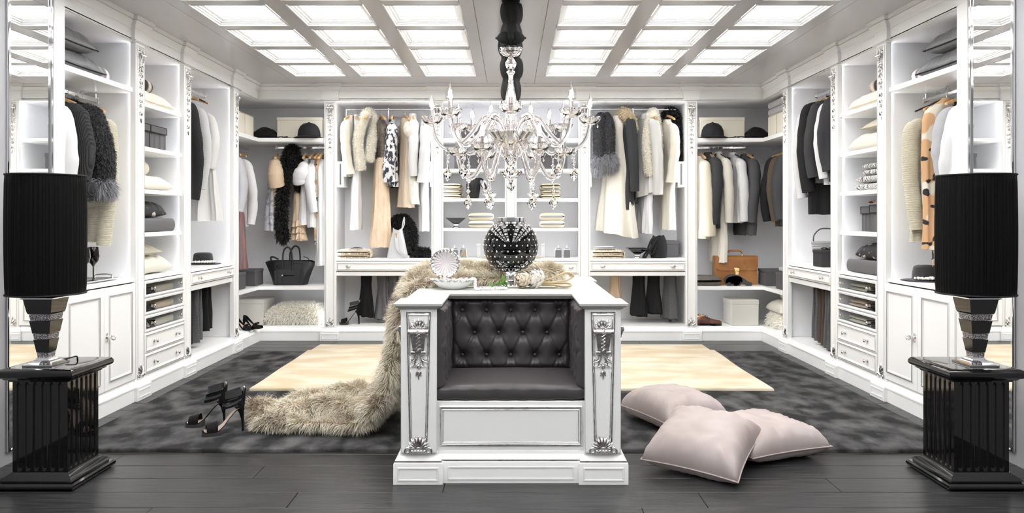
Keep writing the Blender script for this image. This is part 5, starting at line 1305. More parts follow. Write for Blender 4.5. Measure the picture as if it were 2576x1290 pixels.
def garment(name, label, cat, loc, rz, ztop, zbot, m, a=.20, b=.045, hem=None, waist=None, sl=None, collar=None, fold=.22, k=6, seed=1.0, lower=None, fur=None, wood=True, hl=None, skew=0.0, extra=None, group=None, hang=True, cm=None):
    """cloth on a hanger; loc is the point on the rail, local x runs along the shoulders"""
    t = thing(name, label, cat, loc, rz, group); zr = loc[2]; z0 = ztop-zr; z1 = zbot-zr
    ha, hb = hem or (a*1.0, b*1.15); L = z0-z1
    lev = [(z0, .050, .036), (z0-.020, a*.36, b*.70), (z0-.055, a*.66, b*.88), (z0-.100, a*.93, b*.98), (z0-.150, a, b*1.02), (z0-.20, a*.985, b*1.05)]
    if waist: lev.append((z0-min(.45, L*.42), waist, b*.95))
    lev.append((z1, ha, hb))
    if lower:
        zs, m2 = lower[0]-zr, lower[1]; tab = [(-l[0], *l[1:]) for l in lev]; mid = interp(tab, -zs)
        up = [l for l in lev if l[0] > zs]+[(zs, *mid)]; mb = loftbody(MB(), up, 44, k, fold*.3, seed, 14, 0); mb.build('bodice', m, t, 70)
        mb = loftbody(MB(), [(zs+.01, mid[0]*1.01, mid[1]*1.05), (zs-.05, mid[0]*1.03, mid[1]*1.15)]+[(z1, ha, hb)], 60, k+3, fold*1.2, seed, 22, .012, skew); mb.build('skirt', m2, t, 70)
    else:
        mb = loftbody(MB(), lev, 60, k, fold*1.25, seed, 28, .010, skew); mb.build('body', m, t, 70)
    if fur: fur_on(mb, 'fur', fur[0], t, fur[1], fur[2], .004, (0, 0, -.7), .45, int(seed*7))
    if sl:
        for sx in (-1, 1):
            s_ = MB(); sleeve_mesh(s_, sx, a, z0, sl.get('L', .55), sl.get('r0', .062), sl.get('r1', .048), sl.get('out', .02), sl.get('fy', .0), sl.get('flare'), seed); s_.build('sleeve', sl.get('m', m), t, 70)
            if sl.get('fur'): fur_on(s_, 'fur', sl['fur'][0], t, sl['fur'][1], sl['fur'][2], .004, (0, 0, -.7), .45, int(seed*9)+sx)
            if sl.get('cuff'):
                zc = z0-.075-sl.get('L', .55); c = MB().lathe([(sl['r1']*1.05, zc-.01), (sl['r1']*1.3, zc+.02), (sl['r1']*1.25, zc+.07), (sl['r1']*1.0, zc+.085)], 18, (sx*(a+.01+sl.get('out', .02)), sl.get('fy', 0), 0), cap=False)
                c.build('cuff', sl['cuff'][0], t, 60)
                if len(sl['cuff']) > 1: fur_on(c, 'cuff_fur', sl['cuff'][1], t, 2500, .06, .004, (0, 0, -.9), .4, 5)
    if collar == 'stand': MB().lathe([(.062, z0-.035), (.060, z0-.005), (.054, z0+.022), (.050, z0+.020), (.052, z0-.02)], 20, sy=.72, cap=False).build('collar', cm or m, t, 60)
    elif collar == 'lapel':
        c = MB().lathe([(.075, z0-.05), (.068, z0-.015), (.056, z0+.014), (.052, z0+.012), (.056, z0-.02)], 20, sy=.72, cap=False)
        for sy in (-1,): c.grid(lambda u, v: (lerp(.012, .085-.05*v, u), -b*1.12-.004, z0-.02-.33*v+(.03*u)), 4, 8).grid(lambda u, v: (-lerp(.012, .085-.05*v, u), -b*1.12-.004, z0-.02-.33*v+(.03*u)), 4, 8)
        c.build('collar', cm or m, t, 60)
    elif isinstance(collar, tuple):
        c = MB().tube(smoothpath([(-.11, -.035, z0-.19), (-.10, -.02, z0-.07), (-.06, .02, z0+.0), (0, .035, z0+.02), (.06, .02, z0+.0), (.10, -.02, z0-.07), (.11, -.035, z0-.19)]), collar[2] if len(collar) > 2 else .038, 10); c.build('collar', collar[0], t, 60)
        fur_on(c, 'collar_fur', collar[1], t, 4500, .045, .004, (0, 0, -.3), .5, 9)
    if extra: extra(t, z0, z1)
    if hang: hanger(loc, rz, wood, ('wooden hanger carrying the ' if wood else 'slim dark hanger carrying the ')+' '.join((hl or label.split(',')[0]).split()[:12]))
    return t
def tw(px0, px1, Yr, a, th=.10):
    """twist that makes a garment of shoulder half-width a appear px1-px0 wide"""
    w = (px1-px0)*Yr/F; return math.asin(max(0, min(.85, (w-th)/(2*a))))
# shared cloths
RIBK = wave_mat('charcoal_rib_knit', (.032, .032, .034), (.010, .010, .011), 38, 'X', .9, 1, 1)
STRIPE = wave_mat('fine_stripe_knit', (.66, .66, .66), (.30, .30, .31), 55, 'Z', .9, .2, .2)
CKNIT = wave_mat('cream_rib_sweater', (.72, .67, .54), (.60, .55, .42), 45, 'Z', .92, .8, 1.5)
SHEER = mat('sheer_white', (.70, .70, .68), .7, alpha=.8, sheen=.1)
IRID = mat('iridescent_taffeta', (.16, .11, .115), .32, .25, var=((.30, .13, .11), 6, 2, (1, 1, .6)), sheen=.3)
BROC = mat('silver_brocade', (.60, .60, .63), .35, .3, var=((.32, .32, .34), 26, 3, (1, 1, 1), .5, .58))
LEOP = spot_mat('floral_print', (.66, .60, .50), (.56, .33, .17), (.015, .015, .016), 7, 11)
PRINTN = mat('navy_print', (.66, .66, .66), .6, var=((.03, .03, .045), 22, 4, (1, 1, .7), .49, .53))
SEQB = mat('bronze_sequin', (.19, .16, .13), .35, .4, var=((.09, .075, .06), 18, 2, (1, 1, 2)), bump=(200, 1, (1, 1, 1)))
PEACHV = fab('peach_velvet', (.66, .50, .35), .6, .5, var=((.76, .62, .47), 14, 3, (1, 1, .5)))
LACE = mat('ivory_lace', (.62, .60, .53), .8, var=((.76, .74, .68), 24, 4, (1, 1, .5)), bump=(60, .8, (1, 1, 1)))
SUITG = fab('suit_grey', (.036, .036, .039), sheen=.05); SUITB = fab('suit_brown', (.075, .052, .034), sheen=.05)
# --- first bay on the left: rail along the wall
def side(s, px, inset=.25): return YX(px, s*(3.0-inset)) if False else None
def sg(s, yc, name, label, cat, ztop, zbot, m, rz=0.0, zr=2.165, **k):
    return garment(name, label, cat, (s*2.975, yc, zr), rz*s, ztop, zbot, m, **k)
sg(-1, 4.56, 'shirt', 'white shirt hanging beside the charcoal rib cardigan', 'shirt', 2.07, 1.25, C_WHITE, rz=.15, a=.22, sl=dict(L=.62), collar='stand', seed=1)
sg(-1, 4.75, 'cardigan', 'charcoal ribbed knit cardigan with turned cuffs', 'cardigan', 2.085, 1.40, RIBK, rz=.22, a=.215, b=.055, sl=dict(L=.56, r0=.075, r1=.058, m=RIBK, cuff=(RIBK,), out=.03), seed=2)
FURB = mat('grey_fur_hide', (.03, .03, .032), .9)
sg(-1, 4.93, 'fur_coat', 'dark grey fur coat with long-haired cuffs', 'coat', 2.10, 1.42, FURB, rz=.22, a=.215, b=.06, sl=dict(L=.56, r0=.072, r1=.06, fur=(FUR_GREY, 7000, .022), cuff=(FURB, FUR_LGREY), out=.03), fur=(FUR_GREY, 12000, .022), seed=3, wood=False)
sg(-1, 5.10, 'sweater', 'long cream ribbed sweater behind the grey fur coat', 'sweater', 2.05, 1.14, CKNIT, rz=.25, a=.22, sl=dict(L=.86, r0=.062, r1=.045, out=.0), seed=4)
# first bay on the right
sg(1, 5.12, 'sweater', 'cream ribbed cardigan beside the floral scarf', 'cardigan', 2.04, 1.14, CKNIT, rz=.25, a=.22, sl=dict(L=.74, r0=.062, r1=.045, out=.0), seed=5, wood=False)
sg(1, 5.00, 'blouse', 'sheer white blouse between cream cardigan and floral scarf', 'blouse', 2.05, 1.40, C_WHITE, rz=.2, a=.20, seed=6)
def scarf_extra(t, z0, z1):
    m = MB(); rg = random.Random(5)
    for k in range(46):
        x = -.14+.28*k/45; y = rg.uniform(-.025, .025); l = rg.uniform(.05, .12)
        m.tube([(x, y, z1+.02), (x+rg.uniform(-.006, .006), y, z1-l*.5), (x+rg.uniform(-.01, .01), y, z1-l)], .0026, 4)
    o = m.build('fringe', LEOP, t); o['kind'] = 'stuff'
garment('floral_scarf', 'cream scarf printed with tan flowers and black spots, fringed hem', 'scarf', (2.905, 4.90, 2.165), .5, 2.10, 1.10, LEOP, a=.245, b=.055, hem=(.22, .05), fold=.35, seed=7, extra=scarf_extra, wood=False)
sg(1, 4.75, 'sweater', 'light grey fine-knit sweater between floral scarf and white shirt', 'sweater', 2.07, 1.42, C_LGREY, rz=.2, a=.20, sl=dict(L=.56), seed=8)
sg(1, 4.58, 'shirt', 'white shirt hanging beside the light grey sweater', 'shirt', 2.07, 1.25, C_WHITE, rz=.15, a=.22, sl=dict(L=.60), collar='stand', seed=9)
# hanging bays, left
Z3 = 2.49
sg(-1, 6.30, 'coat', 'long black coat at the end of the rail above the straw hat', 'coat', 2.36, 1.36, C_BLACK, zr=Z3, a=.23, b=.05, sl=dict(L=.82, r0=.07, r1=.055), seed=11)
sg(-1, 6.42, 'fur_collar_jacket', 'jacket with a cream fur collar behind the black coat', 'jacket', 2.42, 1.55, C_BEIGE, zr=Z3, a=.20, b=.045, collar=(C_CREAM, FUR_CREAM, .055), seed=12)
sg(-1, 6.56, 'cardigan', 'fine grey striped cardigan above the straw hat', 'cardigan', 2.36, 1.58, STRIPE, zr=Z3, a=.21, sl=dict(L=.72), seed=13)
sg(-1, 6.70, 'skirt', 'beige trousers hanging from a clip beside the sheer dress', 'trousers', 2.40, 1.50, C_BEIGE, zr=Z3, a=.13, b=.03, hem=(.15, .045), fold=.4, seed=14, wood=False)
sg(-1, 6.86, 'sheer_dress', 'sheer white long dress above the straw hat', 'dress', 2.34, 1.28, SHEER, zr=Z3, rz=.3, a=.21, b=.04, hem=(.30, .09), fold=.5, k=7, seed=15, sl=dict(L=.5, r0=.05, r1=.06))
def trousers(label, loc, rz, z1, m, wt=.085, wb=.10, th=.020, seed=1.0, fold=.5, knot=False, z0=.668, group=None):
    t = thing('trousers', label, 'trousers', (loc[0], loc[1], z0), rz, group)
    for j, (dy, dz) in enumerate(((-th*1.05, 0), (th*1.05, .02))):
        mb = loftbody(MB(T(0, dy, 0)), [(0, wt, th*.9), (-.10, wt*1.0, th), (z1-z0+dz, wb, th*1.5)], 40, 5, fold, seed+j, 16, .012); mb.build('leg', m, t, 70)
    if knot: band(MB(), [(-.01, -th*2.6, z1-z0+.05), (.02, -th*3, z1-z0+.03), (.03, -th*3, z1-z0-.03)], .03, .002, (0, 1, 0)).build('tie', m, t, 60)
    return t
LOW = [(-1, 6.33, C_BLACK, .20, 'black trousers hanging under the straw hat drawer, beside grey ones', .22), (-1, 6.58, C_WOOLG, .20, 'grey wool trousers hanging between two black pairs', .20), (-1, 6.79, C_BLACK, .27, 'black cropped trousers hanging beside grey wool trousers', .20),
       (1, 6.74, C_WOOLG, .19, 'grey wool trousers hanging beside brown ones', .20), (1, 6.60, SUITB, .17, 'brown trousers hanging between two grey pairs', .20), (1, 6.44, C_WOOLG, .16, 'grey wool trousers hanging past the brown pair', .22)]
for s, yc, m, zb, lab, hw in LOW: trousers(lab, (s*2.96, yc, 0), .12*s, zb, m, hw*.95, hw*1.0, .024, yc, .12)
# hanging bays, right
sg(1, 6.96, 'shirt', 'long white shirt behind the black overcoat', 'shirt', 2.37, 1.60, C_WHITE, zr=Z3, a=.21, sl=dict(L=.80), seed=21)
sg(1, 6.80, 'overcoat', 'long black overcoat above the wicker basket', 'coat', 2.42, 1.34, C_BLACK, zr=Z3, a=.225, b=.05, sl=dict(L=.80, r0=.072, r1=.06), collar='lapel', seed=22)
sg(1, 6.63, 'suit_jacket', 'grey suit jacket between black overcoat and white shirt', 'jacket', 2.41, 1.62, SUITG, zr=Z3, a=.22, b=.05, sl=dict(L=.66, r0=.07, r1=.055), collar='lapel', seed=23)
sg(1, 6.49, 'shirt', 'white shirt hung between two dark jackets above the basket', 'shirt', 2.39, 1.60, C_WHITE, zr=Z3, a=.21, sl=dict(L=.66), collar='stand', seed=24)
sg(1, 6.36, 'suit_jacket', 'black suit jacket nearest the rolled towels bay', 'jacket', 2.41, 1.62, C_CHAR, zr=Z3, a=.22, b=.05, sl=dict(L=.62, r0=.07, r1=.055), collar='lapel', seed=25)
# corner side rails
ZC = 2.087
sg(-1, 7.50, 'shirt', 'light grey collarless shirt beside the iridescent gown', 'shirt', 2.00, 1.42, C_LGREY, zr=ZC, a=.21, sl=dict(L=.55), seed=31, rz=.1)
sg(-1, 7.66, 'iridescent_gown', 'long iridescent purple-brown taffeta gown', 'dress', 2.02, .78, IRID, zr=ZC, a=.20, hem=(.24, .09), fold=.4, seed=32, rz=.3, lower=(1.60, IRID))
sg(-1, 7.84, 'shirt', 'white cotton shirt beside the iridescent gown', 'shirt', 1.98, 1.22, C_WHITE, zr=ZC, a=.21, sl=dict(L=.66), seed=33, rz=.35)
sg(1, 7.92, 'suit_jacket', 'black suit jacket on the corner side rail', 'jacket', 2.01, 1.28, C_BLACK, zr=ZC, a=.215, b=.05, sl=dict(L=.66, r0=.07, r1=.055), collar='lapel', seed=34, rz=.35)
sg(1, 7.74, 'suit_jacket', 'brown tweed jacket between black and grey ones', 'jacket', 2.01, 1.22, SUITB, zr=ZC, a=.215, b=.05, sl=dict(L=.66, r0=.07, r1=.055), collar='lapel', seed=35, rz=.25)
sg(1, 7.55, 'suit_jacket', 'charcoal jacket beside the brown tweed one', 'jacket', 2.01, 1.24, SUITG, zr=ZC, a=.215, b=.05, sl=dict(L=.64, r0=.07, r1=.055), collar='lapel', seed=36, rz=.15)
# back rails: px range in the photograph gives the place along the rail and the twist
YRL = YF+.30
def bk(px0, px1, yt, yb, name, label, cat, m, zr, a=.20, d=1, Yr=None, **k):
    Yr = Yr or YRL; c = (px0+px1)/2; w = tw(px0, px1, Yr, a)
    return garment(name, label, cat, (XP(c, Yr), Yr, zr), PI/2+d*w, min(ZP(yt, Yr-.05), zr-.055), ZP(yb, Yr-.12), m, a=a, **k)
ZB = 2.51
bk(866, 898, 290, 445, 'blouse', 'ivory blouse with a bunched cuff at the end of the rail', 'blouse', C_IVORY, ZB, a=.17, sl=dict(L=.58, r1=.05, r0=.055, flare=.075, out=.0), seed=41, d=-1)
bk(880, 914, 288, 578, 'long_dress', 'long plain white dress between ivory blouse and cream fur stole', 'dress', C_WHITE, ZB, a=.15, b=.035, hem=(.15, .045), fold=.35, seed=42)
def stole(label, px, yt, yb, m, core, Yr, zr, seed, L2=None, n=11000, ln=.026, r=.045):
    X = XP(px, Yr); zt = min(ZP(yt, Yr), zr-.03); zb = ZP(yb, Yr-.1)
    t = boa('fur_stole', label, [(X-.06, Yr-.14, zb), (X-.09, Yr-.15, lerp(zt, zb, .55)), (X-.055, Yr-.10, lerp(zt, zb, .2)), (X, Yr-.01, zt), (X+.05, Yr+.04, lerp(zt, zb, .18)), (X+.045, Yr-.06, lerp(zt, zb, .5)), (X+.02, Yr-.10, lerp(zt, zb, .85))], r, 'stole', n, ln, seed, m, .004, core)
    hanger((X, Yr, zr), PI/2, True, 'wooden hanger carrying the '+label); return t
stole('cream fur stole hanging beside the peach gown', 928, 278, 425, FUR_IVORY, FLEECE, YRL-.02, ZB, 43)
bk(932, 986, 300, 622, 'evening_gown', 'evening gown with dark sequinned bodice and peach velvet skirt', 'dress', SEQB, ZB, a=.17, b=.06, hem=(.20, .085), waist=.14, fold=.28, lower=(ZP(398, 8.05), PEACHV), seed=44)
bk(972, 1004, 300, 470, 'printed_dress', 'white dress with dark lace print and full sleeve', 'dress', PRINTN, ZB, a=.18, b=.045, hem=(.17, .06), sl=dict(L=.62, r0=.06, r1=.07), seed=45)
bk(992, 1046, 296, 522, 'beige_dress', 'plain beige short-sleeved dress on the back rail', 'dress', C_BEIGE, ZB, a=.19, b=.05, hem=(.19, .075), waist=.16, sl=dict(L=.20, r0=.06, r1=.065, m=C_IVORY), seed=46)
bk(1018, 1058, 290, 514, 'lace_coat', 'ivory lace coat with white sleeve', 'coat', LACE, ZB, a=.20, b=.05, hem=(.20, .06), sl=dict(L=.60, m=C_WHITE), collar='stand', seed=47, cm=C_WHITE)
bk(1046, 1086, 300, 582, 'tunic', 'long white tunic nearest the black vase-shaped bag', 'tunic', C_WHITE, ZB, a=.19, b=.045, hem=(.13, .05), sl=dict(L=.62, r1=.06, flare=.09), seed=48)
for px, m, yb, lab, w, kn in ((921, C_BLACK, 800, 'black soft trousers hanging beside the wrapped sandal', .055, 0), (962, C_GREY, 808, 'grey flared trousers with a tie hem', .055, 1), (990, C_GREY, 804, 'grey flared trousers hanging past the tied pair', .050, 0), (1025, C_PEACH, 760, 'peach trousers hanging by the fur throw', .045, 0),
                              (1548, C_PEACH, 760, 'peach trousers hanging beside black ones', .045, 0), (1607, C_BLACK, 798, 'black flared trousers hanging between peach and black pairs', .055, 0), (1645, C_BLACK, 792, 'black flared trousers hanging beside grey ones', .055, 0), (1687, C_WOOLG, 806, 'grey wool trousers with tied hem', .06, 1)):
    trousers(lab, (XP(px, 8.10), 8.12, 0), PI/2+.95, ZP(yb, 8.05), m, w*1.15, w*1.75, .020, px*.01, .45, bool(kn))
# right back bay
def fstole(label):
    Yr = YRL; X = XP(1518, Yr); t = thing('fur_stole', label, 'stole', (X, Yr, ZB))
    for k, (dx, yb) in enumerate(((-.06, 398), (.045, 392))):
        zb = ZP(yb, Yr-.1)-ZB; mb = MB().tube(smoothpath([(dx*.2, -.02, -.07), (dx, -.07, -.15), (dx*1.15, -.12, zb*.55), (dx*1.05, -.13, zb)]), [.03]*4+[.060]*20 if False else .055, 12); mb.build('panel', FURB, t, 60)
        fur_on(mb, 'fur', FUR_GREY, t, 5000, .020, .004, (0, 0, -.7), .4, 3+k)
        c = MB().tube([(dx*1.05, -.13, zb+.01), (dx*1.15, -.135, zb-.09), (dx*1.25, -.13, zb-.14)], [.05, .062, .04], 12); c.build('cuff', FURB, t, 60); fur_on(c, 'cuff_fur', FUR_LGREY, t, 4500, .075, .004, (0, 0, -.9), .4, 7+k)
    hanger((X, Yr, ZB), PI/2, False, 'slim dark hanger carrying the grey fur stole')
fstole('dark grey fur stole with long silver fur ends')
bk(1520, 1580, 290, 588, 'cream_skirt', 'long flared cream skirt hanging beside the grey fur stole', 'skirt', C_IVORY, ZB, a=.11, b=.05, hem=(.26, .10), fold=.3, seed=51, k=4, skew=.05)
bk(1555, 1592, 282, 528, 'charcoal_dress', 'charcoal dress with a tan fur collar', 'dress', C_CHAR, ZB, a=.19, b=.045, hem=(.16, .055), sl=dict(L=.78, r0=.06, r1=.05), collar=(C_BEIGE, FUR_TAN, .045), seed=52)
bk(1606, 1640, 460, 588, 'underdress', 'pale slip dress showing below the asymmetric white coat', 'dress', C_WHITE, ZB-.0, a=.16, b=.045, hem=(.16, .05), seed=53, hang=False, fold=.3, Yr=YRL+.02)
bk(1594, 1650, 290, 498, 'white_coat', 'white coat with stand collar and asymmetric hem', 'coat', fab('offwhite', (.56, .55, .53), sheen=.1), ZB, a=.20, b=.055, hem=(.20, .08), sl=dict(L=.80, r0=.066, r1=.058), collar='stand', seed=54, skew=-.06)
stole('cream fur stole hanging beside the ivory silk blouse', 1642, 280, 440, FUR_IVORY, FLEECE, YRL-.02, ZB, 55)
bk(1658, 1698, 300, 578, 'silk_dress', 'long ivory silk dress with a turned cuff', 'dress', C_IVORY, ZB, a=.18, b=.045, hem=(.15, .05), sl=dict(L=.62, r0=.055, r1=.055, flare=.08), seed=56)
X = XP(1692, 8.2); boa('feather_boa', 'black feather boa hanging at the end of the back rail', [(X-.08, 8.22, 2.45), (X-.03, 8.20, 2.50), (X+.035, 8.19, 2.44), (X+.05, 8.18, 2.2), (X+.045, 8.16, 1.95), (X+.04, 8.15, 1.75)], .028, 'boa', 6000, .05, 12, width=.012)
# corner back rails
Yc = 8.17
bk(664, 708, 395, 580, 'silver_brocade_dress', 'silver brocade dress under the peach blouse', 'dress', BROC, ZC, a=.17, b=.045, hem=(.17, .07), seed=61, fold=.3, hang=False)
bk(676, 718, 392, 560, 'peach_blouse', 'peach blouse with gathered puff sleeve on a wooden hanger', 'blouse', C_PEACH, ZC, a=.19, b=.05, hem=(.15, .05), sl=dict(L=.26, r0=.075, r1=.085), seed=62)
X = XP(735, 8.1); zt = 2.06
boa('feather_boa', 'long black feather boa draped over the corner rail', [(X+.10, 8.10, 1.62), (X+.085, 8.06, 1.85), (X+.04, 8.06, 2.0), (X-.01, 8.10, zt), (X-.055, 8.05, 1.90), (X-.08, 8.02, 1.6), (X-.085, 8.0, 1.3), (X-.07, 8.0, 1.07)], .030, 'boa', 9000, .065, 14, width=.016)
def ruffles(t, z0, z1):
    for k in range(3):
        zz = z1+.005+.07*k
        MB().grid(lambda u, v: ((.17+.03*math.sin(u*2*PI*11)*v+.01)*math.cos(2*PI*u)*(1+.15*v), (.07+.02*math.sin(u*2*PI*11+1)*v)*math.sin(2*PI*u), zz+.075-.065*v+.006*math.sin(u*40)), 110, 5, True).build('ruffle', C_PEACH, t, 70)
bk(734, 770, 470, 606, 'ruffle_dress', 'peach chiffon dress with ruffled hem beside the feather boa', 'dress', C_PEACH, ZC, a=.15, b=.05, hem=(.17, .065), seed=63, extra=ruffles, fold=.3, hang=False)
bk(752, 786, 398, 566, 't_shirt', 'white short-sleeved blouse beside the feather boa', 'blouse', C_WHITE, ZC, a=.19, b=.045, hem=(.18, .055), sl=dict(L=.20, r0=.07, r1=.075), seed=64)
bk(778, 802, 402, 572, 'blouse', 'white draped blouse between short-sleeved blouse and floral scarf', 'blouse', C_WHITE, ZC, a=.18, b=.04, hem=(.18, .05), sl=dict(L=.5), seed=65)
def sf2(t, z0, z1): scarf_extra(t, z0, z1)
bk(795, 812, 395, 590, 'floral_scarf', 'narrow floral print scarf hanging between white blouses', 'scarf', LEOP, ZC, a=.14, b=.03, hem=(.14, .03), fold=.3, seed=66, extra=sf2)
bk(800, 824, 400, 668, 'sheer_tunic', 'long sheer white tunic at the end of the corner rail', 'tunic', SHEER, ZC, a=.17, b=.04, hem=(.15, .05), fold=.3, seed=67)
bk(1748, 1774, 392, 600, 'cream_coat', 'long cream coat behind the charcoal jacket', 'coat', C_CREAM, ZC, a=.19, b=.045, hem=(.20, .06), sl=dict(L=.80, r0=.06, r1=.07), seed=71)
bk(1762, 1800, 386, 574, 'suit_jacket', 'charcoal suit jacket between the cream coat and ivory shirt', 'jacket', SUITG, ZC, a=.215, b=.05, sl=dict(L=.70, r0=.07, r1=.055), collar='lapel', seed=72)
bk(1788, 1826, 386, 660, 'long_shirt', 'long ivory linen shirt with rounded hem', 'shirt', C_IVORY, ZC, a=.20, b=.045, hem=(.17, .05), sl=dict(L=.68), collar='stand', seed=73, wood=False)
bk(1824, 1862, 388, 560, 'shirt', 'white shirt worn under a black vest', 'shirt', C_WHITE, ZC, a=.20, b=.045, sl=dict(L=.66), collar='stand', seed=74, wood=False)
bk(1856, 1892, 390, 592, 'suit_jacket', 'mid grey suit jacket above the tan briefcase', 'jacket', fab('suit_mid', (.065, .065, .068), sheen=.05), ZC, a=.215, b=.05, sl=dict(L=.66, r0=.07, r1=.055), collar='lapel', seed=75)
bk(1818, 1836, 396, 520, 'vest', 'black vest beside the white shirt', 'vest', C_BLACK, ZC, a=.19, b=.03, seed=76, hang=False)
# ---------------------------------------------------------------- rugs
m = MB(); nx, ny = 90, 60
def rugf(x0, x1, y0, y1, h, wav, seed):
    def f(u, v):
        x = lerp(x0, x1, u); y = lerp(y0, y1, v); e = min(u*(x1-x0), (1-u)*(x1-x0), v*(y1-y0), (1-v)*(y1-y0))
        q = max(0, 1-e/.012); z = h*math.sqrt(max(0, 1-q*q))+.0012*nz(x*5+seed, y*5)*(1-q)
        w = wav*nz(x*1.7+seed, y*1.7, 4)
        return (x+w*(u-.5)*2*(abs(u-.5)*2)**6, y+w*(v-.5)*2*(abs(v-.5)*2)**6, z)
    return f
def warp(n): 
    return [0]+[0.0006+.0018*k for k in range(4)]
def ruggrid(f, n):
    us = [0, .0006, .0014, .0028, .005]+[.005+.99*k/n for k in range(1, n)]+[.995, .9972, .9986, .9994, 1]
    vs = [f(u, v) for v in us for u in us]; N = len(us)
    return MB().add(vs, [(j*N+i, j*N+i+1, (j+1)*N+i+1, (j+1)*N+i) for j in range(N-1) for i in range(N-1)])
one(ruggrid(rugf(-2.545, 2.545, 4.09, 7.12, .020, .012, 1), 60), 'carpet', CARPET, 'large dark grey viscose carpet on the oak floor', 'carpet', (0, 0, .0005), smooth=60)
f0 = rugf(-1.95, 1.95, 5.465, 7.49, .022, .015, 6)
one(ruggrid(lambda u, v: (lambda p: (p[0], p[1], p[2]+(.0215 if p[1] < 7.05 else max(.001, .0215-(p[1]-7.05)*.25))))(f0(u, v)), 60), 'rug', CREAMRUG, 'cream plush rug lying over the grey carpet behind the island', 'rug', (0, 0, 0), smooth=60)
# ---------------------------------------------------------------- floor cushions
def under(x, y): return 0
pillow('floor_cushion', 'blush velvet cushion lying flat on the carpet against the island', .46, .52, .21, BLUSH, (1.02, 4.63, .022), .43, (0, 0), BLUSH, 31, 'cushion', wr=1.2, sink=.34)
pillow('floor_cushion', 'blush velvet cushion flat on the floor beneath a leaning cushion', .54, .54, .19, BLUSH, (1.39, 4.13, .002), .39, (0, 0), BLUSH, 33, 'cushion', wr=1.2, sink=.34)
pillow('floor_cushion', 'blush velvet cushion leaning on another cushion, its corner on the floor', .50, .50, .21, BLUSH, (1.02, 3.885, .040), -.565, (.26, .05), BLUSH, 35, 'cushion', wr=1.3, sink=.34)
# ---------------------------------------------------------------- on the island top
ZT = .8905
shellbox('white shell dish with a silver rim and raised shell lid on the island', (XP(1140, 4.28), 4.28, ZT), 0, .125, -.12)
m = MB(); rg = random.Random(2)
pts = smoothpath([(-.215, 4.235, ZT+.062), (-.205, 4.225, ZT+.05), (-.20, 4.215, ZT+.006), (-.17, 4.215, ZT+.006), (-.12, 4.22, ZT+.006), (-.06, 4.225, ZT+.006), (-.03, 4.23, ZT+.006)], 9)
for k, p in enumerate(pts):
    for j in range(2): m.sphere((p[0]+rg.uniform(-.006, .006), p[1]+rg.uniform(-.010, .010), p[2]+rg.uniform(0, .007)), .0062, 8, 5)
p = thing('pearl_strand', 'string of white pearls spilling from the shell dish onto the island', 'necklace', (0, 0, 0)); o = m.build('bead_strand', mat('white_pearl', (.86, .86, .86), .15, coat=.8), p); o['kind'] = 'stuff'
one(MB().box((-.27, -.13, 0), (.27, .13, .006), .002).mould([(-.27, -.13), (.27, -.13), (.27, .13), (-.27, .13)], [(0, .001), (.006, .005), (.006, .012), (0, .012), (0, .002)], True), 'glass_tray', mat('mirror_tray', (.80, .80, .74), .06, .85), 'mirrored tray beneath the studded vase on the island', 'tray', (.0, 4.48, ZT))
# studded black globe vase
t = thing('globe_vase', 'glossy black globe vase studded with crystals on a silver foot', 'vase', (XP(1285, 4.50), 4.50, ZT+.0065))
R = .168; zc = .235
prof = [(R*math.sin(a), zc-R*math.cos(a)*1.0) for a in [lerp(.42, PI-.58, k/26) for k in range(27)]]
MB().lathe(prof, 56).build('globe', BLACKG, t, 60)
zt = zc+R*math.cos(.58)
MB().lathe([(.085, zt-.006), (.091, zt-.002), (.089, zt+.006), (.092, zt+.010), (.092, zt+.034), (.088, zt+.036), (.084, zt+.034), (.084, zt-.004)], 40).build('collar', CHROME, t, 35)
MB().lathe([(.085, 0), (.088, .006), (.070, .012), (.045, .020), (.040, .028), (.046, .034), (.040, .040), (.038, .050), (.046, .056), (.050, .066), (.062, .076), (.070, .084)], 36).build('foot', CHROME, t, 30)
stud = MB(); big = MB()
rows = 10
for r in range(rows):
    a = lerp(.62, PI-.72, r/(rows-1)); z = zc-R*math.cos(a); q = R*math.sin(a); n = 30
    for k in range(n):
        b = 2*PI*(k+(.5 if r % 2 else 0))/n
        rad = (.0062 if (k+r) % 2 == 0 else .0036)
        if rad*2.6*n > 2*PI*q*1.6: continue
        n_ = Vector((math.sin(a)*math.cos(b), math.sin(a)*math.sin(b), -math.cos(a))); p_ = Vector((q*math.cos(b), q*math.sin(b), z))+n_*.0012
        M = T(*p_) @ n_.to_track_quat('Z', 'Y').to_matrix().to_4x4()
        stud.at(M).lathe([(rad, 0), (rad, .0012), (rad*.55, .0032)], 7)
o = stud.build('crystal_studs', mat('stud_crystal', (.92, .92, .93), .08, .75), t, 15); o['kind'] = 'stuff'
